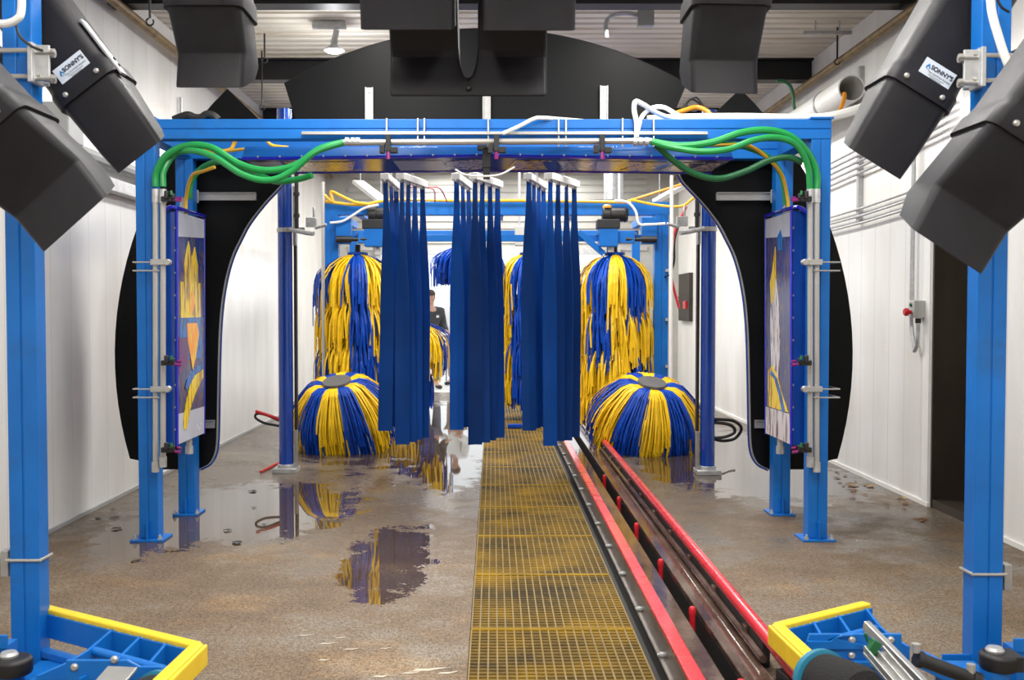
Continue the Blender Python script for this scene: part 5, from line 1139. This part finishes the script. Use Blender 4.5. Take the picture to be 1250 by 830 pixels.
# left wall services
run('conduit', 'fat grey pipe along the left wall behind the left air nozzles', 'pipe', [(XL + 0.07, 5.5, 2.42), (XL + 0.07, 9.0, 2.42)], 0.045, M['greyp'], 'grey pipes on the left wall')
b = MB(); b.box((XL + 0.05, 7.25, 2.27), (0.10, 3.5, 0.09)); tag(mk('cable_trunking', b, M['galv'], None, 0.004), 'grey metal cable trunking below the fat pipe on the left wall', 'trunking')
b = MB(); b.box((XL + 0.08, 6.45, 2.55), (0.16, 0.24, 0.24)); tag(mk('junction_box', b, M['greyp'], None, 0.008), 'grey junction box on the left wall behind the left air nozzles', 'box', 'grey junction boxes')
run('conduit', 'thin grey vertical conduit on the left wall above the arch', 'conduit', [(XL + 0.03, 9.05, 2.4), (XL + 0.03, 9.05, 3.25)], 0.014, M['galv'], 'grey pipes on the left wall')
# dark box on the far right wall
b = MB(); b.box((XR - 0.03, 16.2, 1.57), (0.06, 0.9, 0.75)); b.box((XR - 0.055, 16.2, 1.57), (0.02, 0.96, 0.03)); wb = mk('switch_cabinet', b, M['door'], None, 0.004); tag(wb, 'dark brown switch cabinet far away on the right wall', 'cabinet')
b = MB(); b.box((XR - 0.075, 16.0, 1.45), (0.03, 0.2, 0.12)); mk('red_tag', b, M['red'], wb)
# ceiling lamps and junction boxes
t = thing('flood_lamp', 'small glowing flood lamp hanging from the ceiling left of the black dome', 'lamp', P(408, 60, 8.6))
c = P(408, 62, 8.6)
b = MB(); b.lathe([(0.085, 0.0), (0.07, 0.02), (0.03, 0.05), (0.03, 0.09)], c, seg=20); mk('lamp_shade', b, M['galv'], t)
b = MB(); b.lathe([(0.078, 0.006), (0.06, -0.012), (0.01, -0.02)], c, seg=20); mk('lamp_glass', b, M['lampglow'], t)
b = MB(); b.cyl(c + Vector((0, 0, 0.08)), c + Vector((0.02, 0, 0.17)), 0.025, 10); b.box(c + Vector((-0.04, 0, 0.21)), (0.28, 0.06, 0.05)); b.cyl(c + Vector((0, 0, 0.2)), (c.x, c.y, ZC), 0.015, 8); mk('lamp_bracket', b, M['galv'], t)
lp = bpy.data.lights.new('flood_lamp_light', 'POINT'); lp.energy = 18; lp.shadow_soft_size = 0.06; lo = bpy.data.objects.new('flood_lamp_light', lp); COL.objects.link(lo); lo.location = c + Vector((0, 0, -0.09))
b = MB(); c = P(788, 23, 8.2); b.box(c, (0.13, 0.07, 0.12)); jb = mk('junction_box', b, M['greyp'], None, 0.006); tag(jb, 'grey junction box hanging below the ceiling right of the centre nozzle', 'box', 'grey junction boxes')
b = MB(); b.tube([c + Vector((-0.05, 0, 0.02)), P(765, 16, 8.2), P(748, 19, 8.2), P(740, 28, 8.2), P(740, 46, 8.2)], 0.018, 8, 5); mk('conduit_arm', b, M['galv'], jb)
b = MB(); b.cyl(c, (c.x, c.y, ZC), 0.012, 8); mk('conduit_drop', b, M['galv'], jb)
b = MB(); b.box(P(1010, 40, 8.6), (0.4, 0.04, 0.03)); o_ = mk('tube_light', b, M['galv'], None, 0.004); tag(o_, 'thin grey tube fitting under the ceiling near the white duct', 'light')
a = P(1010, 40, 8.6)
for dx in (-0.1, 0.1):
    b = MB(); b.cyl(a + Vector((dx, 0, 0)), (a.x + dx, a.y, ZC + 0.02), 0.006, 6); mk('hanger_rod', b, M['galv'], o_)
for (px, py, Yq, lab) in ((1022, 72, 8.8, 'black chain hook hanging from the ceiling near the white duct'), (183, 22, 6.6, 'black hanger hook holding the pipe on the left wall'), (320, 128, 9.6, 'black hook hanging from the ceiling between the left panel tip and the dome'), (323, 70, 9.0, 'small black hook under the ceiling right of the top left nozzle')):
    c = P(px, py, Yq); b = MB(); b.cyl(c, (c.x, c.y, ZC), 0.008, 6)
    b.tube([c + Vector((0.024 * math.cos(k * PI / 5), 0, 0.024 * math.sin(k * PI / 5) - 0.024)) for k in range(3, 12)], 0.006, 6)
    tag(mk('ceiling_hook', b, M['steel'], None), lab, 'hook', 'hooks under the ceiling')

# ------------------------------------------------------------------ floor clutter
def floor_curve(name, label, cat, pts, r, m): return tag(mk(name, MB().tube([G(x, y, r + 0.001) for x, y in pts], r, 8, 6), m, None), label, cat)
hose('hose_end', 'red hose end sticking out from the left round post', 'hose', [(312, 502, 8.72), (325, 506, 8.72), (336, 510, 8.72), (346, 515, 8.70)], 0.014, M['rhose'])
hose('hose_loop', 'black cable loop sticking out from the left round post', 'cable', [(346, 521, 8.70), (336, 519, 8.75), (322, 516, 8.78), (312, 510, 8.8), (314, 505, 8.8), (326, 507, 8.76), (346, 516, 8.74)], 0.011, M['steel'])
hose('hose_loop', 'black hose coil sticking out from the right round post', 'hose', [(864, 512, 8.62), (880, 512, 8.62), (896, 514, 8.62), (905, 523, 8.64), (897, 535, 8.66), (882, 538, 8.66), (872, 535, 8.62), (886, 533, 8.6), (897, 527, 8.6), (892, 519, 8.6), (876, 516, 8.62), (866, 516, 8.62)], 0.014, M['steel'])
floor_curve('cable', 'short wire on the floor by the foot of the right round post', 'wire', [(872, 578), (882, 577), (890, 574), (897, 573)], 0.006, M['galv'])
floor_curve('cable', 'dark cable trailing beside the foot of the left round post', 'cable', [(318, 576), (330, 570), (340, 565), (345, 562)], 0.01, M['rhose'])
b = MB(); c = G(630, 520, 0.03); b.bar(Vector((c.x - 0.1, c.y, 0.03)), Vector((c.x + 0.07, c.y, 0.03)), 0.06, 0.05)
tag(mk('foam_pad', b, M['bfoam'], None, 0.012), 'small blue pad lying on the floor gratings between the middle and right curtains', 'pad')
def leaf(x, y, s, m, label, group, seed):
    rnd = random.Random(seed); a0 = rnd.random() * 6.28; pts = []
    for i in range(10):
        a = 2 * PI * i / 10; r = s * (1.0 if i % 5 == 0 else rnd.uniform(0.45, 0.8)); pts.append(Vector((x + r * math.cos(a + a0), y + 0.9 * r * math.sin(a + a0), 0.004 + 0.012 * s / 0.05 * abs(math.sin(a)) * rnd.random())))
    b = MB(); b.prism(pts, (0, 0, 0.002)); tag(mk('fallen_leaf', b, m, None), label, 'leaf', group)
rnd = random.Random(4)
for i in range(34):
    px = rnd.uniform(1000, 1135); py = 563 + (px - 1000) * 0.35 + rnd.uniform(4, 34)
    p = G(px, py)
    if p.x > XR - 0.06: continue
    leaf(p.x, p.y, rnd.uniform(0.015, 0.035), M['leaf'], 'small brown fallen leaf on the wet floor along the right wall', 'brown leaves along the right wall', i)
for (px, py, lab) in ((1101, 609, 'curled pale tan leaf, the largest on the floor near the right wall'), (1041, 593, 'tan leaf on the floor behind the right front post'), (1062, 594, 'yellowish leaf on the floor along the right wall')):
    p = G(px, py); leaf(p.x, p.y, 0.05, M['leafy'], lab, None, px)
for i, (px, py) in enumerate(((138, 622), (140, 632), (142, 646), (310, 620), (278, 648), (289, 663), (322, 641), (120, 634), (308, 600))):
    p = G(px, py); leaf(p.x, p.y, 0.02 + 0.012 * (i % 3), M['steel'], 'small black scrap of debris on the wet floor at the left', 'black debris at the left', 100 + i)
scr = [(372, 776, 0.04), (400, 786, 0.05), (428, 793, 0.04), (372, 770, 0.02), (520, 818, 0.10), (545, 822, 0.07), (500, 822, 0.05), (465, 826, 0.05), (415, 779, 0.03), (396, 806, 0.04), (470, 792, 0.03)]
rnd = random.Random(9)
for i, (px, py, s) in enumerate(scr):
    p = G(px, py); b = MB(); pts = []
    for k in range(9):
        a = 2 * PI * k / 9; r = s * rnd.uniform(0.5, 1.0); pts.append(Vector((p.x + r * math.cos(a), p.y + 0.28 * r * math.sin(a) * (1 if k % 2 else 0.3) + 0.25 * (r * math.cos(a)), 0.001)))
    b.prism(pts, (0, 0, 0.002)); tag(mk('paper_scrap', b, M['scrap'], None), 'whitish flat scrap stuck to the dry floor left of the nearest gratings', 'scrap', 'whitish scraps on the front floor')

# ------------------------------------------------------------------ people beyond the exit
def skin_body(name, joints, edges, m, parent, sub=2):
    me = bpy.data.meshes.new(name); org = origin_of(parent)
    me.from_pydata([tuple(Vector(j[0]) - org) for j in joints], edges, []); o = bpy.data.objects.new(name, me); COL.objects.link(o); o.parent = parent
    sk = o.modifiers.new('skin', 'SKIN'); sk.use_smooth_shade = True
    for i, j in enumerate(joints):
        me.skin_vertices[0].data[i].radius = (j[1], j[1] if len(j) < 3 else j[2]); me.skin_vertices[0].data[i].use_root = (i == 0)
    s = o.modifiers.new('sub', 'SUBSURF'); s.levels = sub; s.render_levels = sub
    me.materials.append(m); return o
def person(label, x, y, facing, jm, tm, hairm, bend):
    """standing figure about 1.75 m tall; facing = angle about Z, front along -Y when 0"""
    t = thing('person', label, 'person', (0, 0, 0))
    J = [((0, 0, 0.95), 0.13, 0.10), ((0, 0, 1.15), 0.125, 0.095), ((0, 0, 1.36), 0.15, 0.10), ((0, 0, 1.48), 0.055, 0.055), ((0, -0.01, 1.56), 0.055, 0.055),
         ((0, -0.015, 1.63), 0.072, 0.085), ((0, -0.01, 1.72), 0.060, 0.07),
         ((0.10, 0, 0.88), 0.085, 0.085), ((0.11, -0.01, 0.50), 0.06, 0.06), ((0.11, 0.02, 0.10), 0.04, 0.045), ((0.12, -0.12, 0.035), 0.035, 0.03),
         ((-0.10, 0, 0.88), 0.085, 0.085), ((-0.11, -0.01, 0.50), 0.06, 0.06), ((-0.11, 0.02, 0.10), 0.04, 0.045), ((-0.12, -0.12, 0.035), 0.035, 0.03),
         ((0.19, 0, 1.38), 0.06, 0.06), ((0.24, 0.02, 1.12), 0.045, 0.045), ((0.22, -0.20, 1.02), 0.03, 0.033),
         ((-0.19, 0, 1.38), 0.06, 0.06), ((-0.24, 0.02, 1.12), 0.045, 0.045), ((-0.20, -0.22 * bend, 1.02), 0.03, 0.033)]
    E = [(0, 1), (1, 2), (2, 3), (3, 4), (4, 5), (5, 6), (0, 7), (7, 8), (8, 9), (9, 10), (0, 11), (11, 12), (12, 13), (13, 14), (2, 15), (15, 16), (16, 17), (2, 18), (18, 19), (19, 20)]
    # fingers
    for s, wi in ((1, 17), (-1, 20)):
        wx, wy, wz = J[wi][0]; J.append(((wx, wy - 0.07, wz - 0.01), 0.030, 0.018)); E.append((wi, len(J) - 1)); pi_ = len(J) - 1
        for k in range(4):
            dx = (k - 1.5) * 0.019; ln = (0.05, 0.062, 0.058, 0.045)[k]
            J.append(((wx + dx, wy - 0.085, wz - 0.012), 0.0085)); E.append((pi_, len(J) - 1)); J.append(((wx + dx, wy - 0.085 - ln * 0.6, wz - 0.022), 0.008)); E.append((len(J) - 2, len(J) - 1)); J.append(((wx + dx, wy - 0.085 - ln, wz - 0.045), 0.007)); E.append((len(J) - 2, len(J) - 1))
        J.append(((wx - s * 0.035, wy - 0.05, wz + 0.005), 0.010)); E.append((pi_, len(J) - 1)); J.append(((wx - s * 0.045, wy - 0.085, wz - 0.005), 0.008)); E.append((len(J) - 2, len(J) - 1))
    skin_body('body', J, E, M['skin'], t)
    Jc = [((0, 0, 0.90), 0.165, 0.13), ((0, 0, 1.15), 0.15, 0.12), ((0, 0, 1.38), 0.20, 0.15), ((0, 0, 1.49), 0.10, 0.10), ((0.19, 0, 1.39), 0.10, 0.10), ((0.24, 0.02, 1.12), 0.085, 0.085), ((0.22, -0.17, 1.035), 0.065, 0.065), ((-0.19, 0, 1.39), 0.10, 0.10), ((-0.24, 0.02, 1.12), 0.085, 0.085), ((-0.20, -0.19 * bend, 1.035), 0.065, 0.065)]
    skin_body('jacket', Jc, [(0, 1), (1, 2), (2, 3), (2, 4), (4, 5), (5, 6), (2, 7), (7, 8), (8, 9)], jm, t)
    Jt = [((0, 0, 0.93), 0.155, 0.12), ((0.10, 0, 0.85), 0.10, 0.10), ((0.11, -0.01, 0.50), 0.075, 0.075), ((0.11, 0.02, 0.13), 0.062, 0.062), ((-0.10, 0, 0.85), 0.10, 0.10), ((-0.11, -0.01, 0.50), 0.075, 0.075), ((-0.11, 0.02, 0.13), 0.062, 0.062)]
    skin_body('trousers', Jt, [(0, 1), (1, 2), (2, 3), (0, 4), (4, 5), (5, 6)], tm, t)
    for s in (1, -1): skin_body('shoe', [((0.115 * s, 0.03, 0.055), 0.05, 0.05), ((0.12 * s, -0.06, 0.045), 0.048, 0.042), ((0.125 * s, -0.16, 0.035), 0.04, 0.033)], [(0, 1), (1, 2)], M['steel'], t)
    b = MB(); b.sphere((0, 0.012, 1.70), 0.098, 16, 10, (0.88, 1.02, 0.86)); hr = mk('hair', b, hairm, t)
    b = MB()
    for s in (1, -1): b.sphere((0.03 * s, -0.098, 1.655), 0.009, 8, 6)
    mk('eyes', b, M['steel'], t)
    b = MB(); b.sphere((0, -0.108, 1.625), 0.014, 8, 6, (0.8, 1, 1.4)); mk('nose', b, M['skin'], t)
    b = MB(); b.sphere((0, -0.094, 1.588), 0.02, 8, 6, (1, 0.4, 0.3)); mk('mouth', b, M['rhose'], t)
    b = MB()
    for s in (1, -1): b.sphere((0.08 * s, 0.0, 1.63), 0.022, 8, 6, (0.4, 0.8, 1.3))
    mk('ears', b, M['skin'], t)
    b = MB(); b.box((0.07, -0.132, 1.30), (0.05, 0.006, 0.04)); mk('chest_badge', b, M['whitep'], t)
    t.location = (x, y, -0.05); t.rotation_euler = (0, 0, facing); return t
person('person in a dark jacket standing outside the exit, between left and middle curtains', (526 - VX) / F * 18.3, 18.3, 0.5, M['jacket'], M['denim'], M['hair'], 1.0)
person('person outside the exit almost hidden by the middle curtain, one dark shoe showing', (556 - VX) / F * 19.2, 19.2, -0.6, M['whitep'], M['beige'], M['hair'], 1.0)
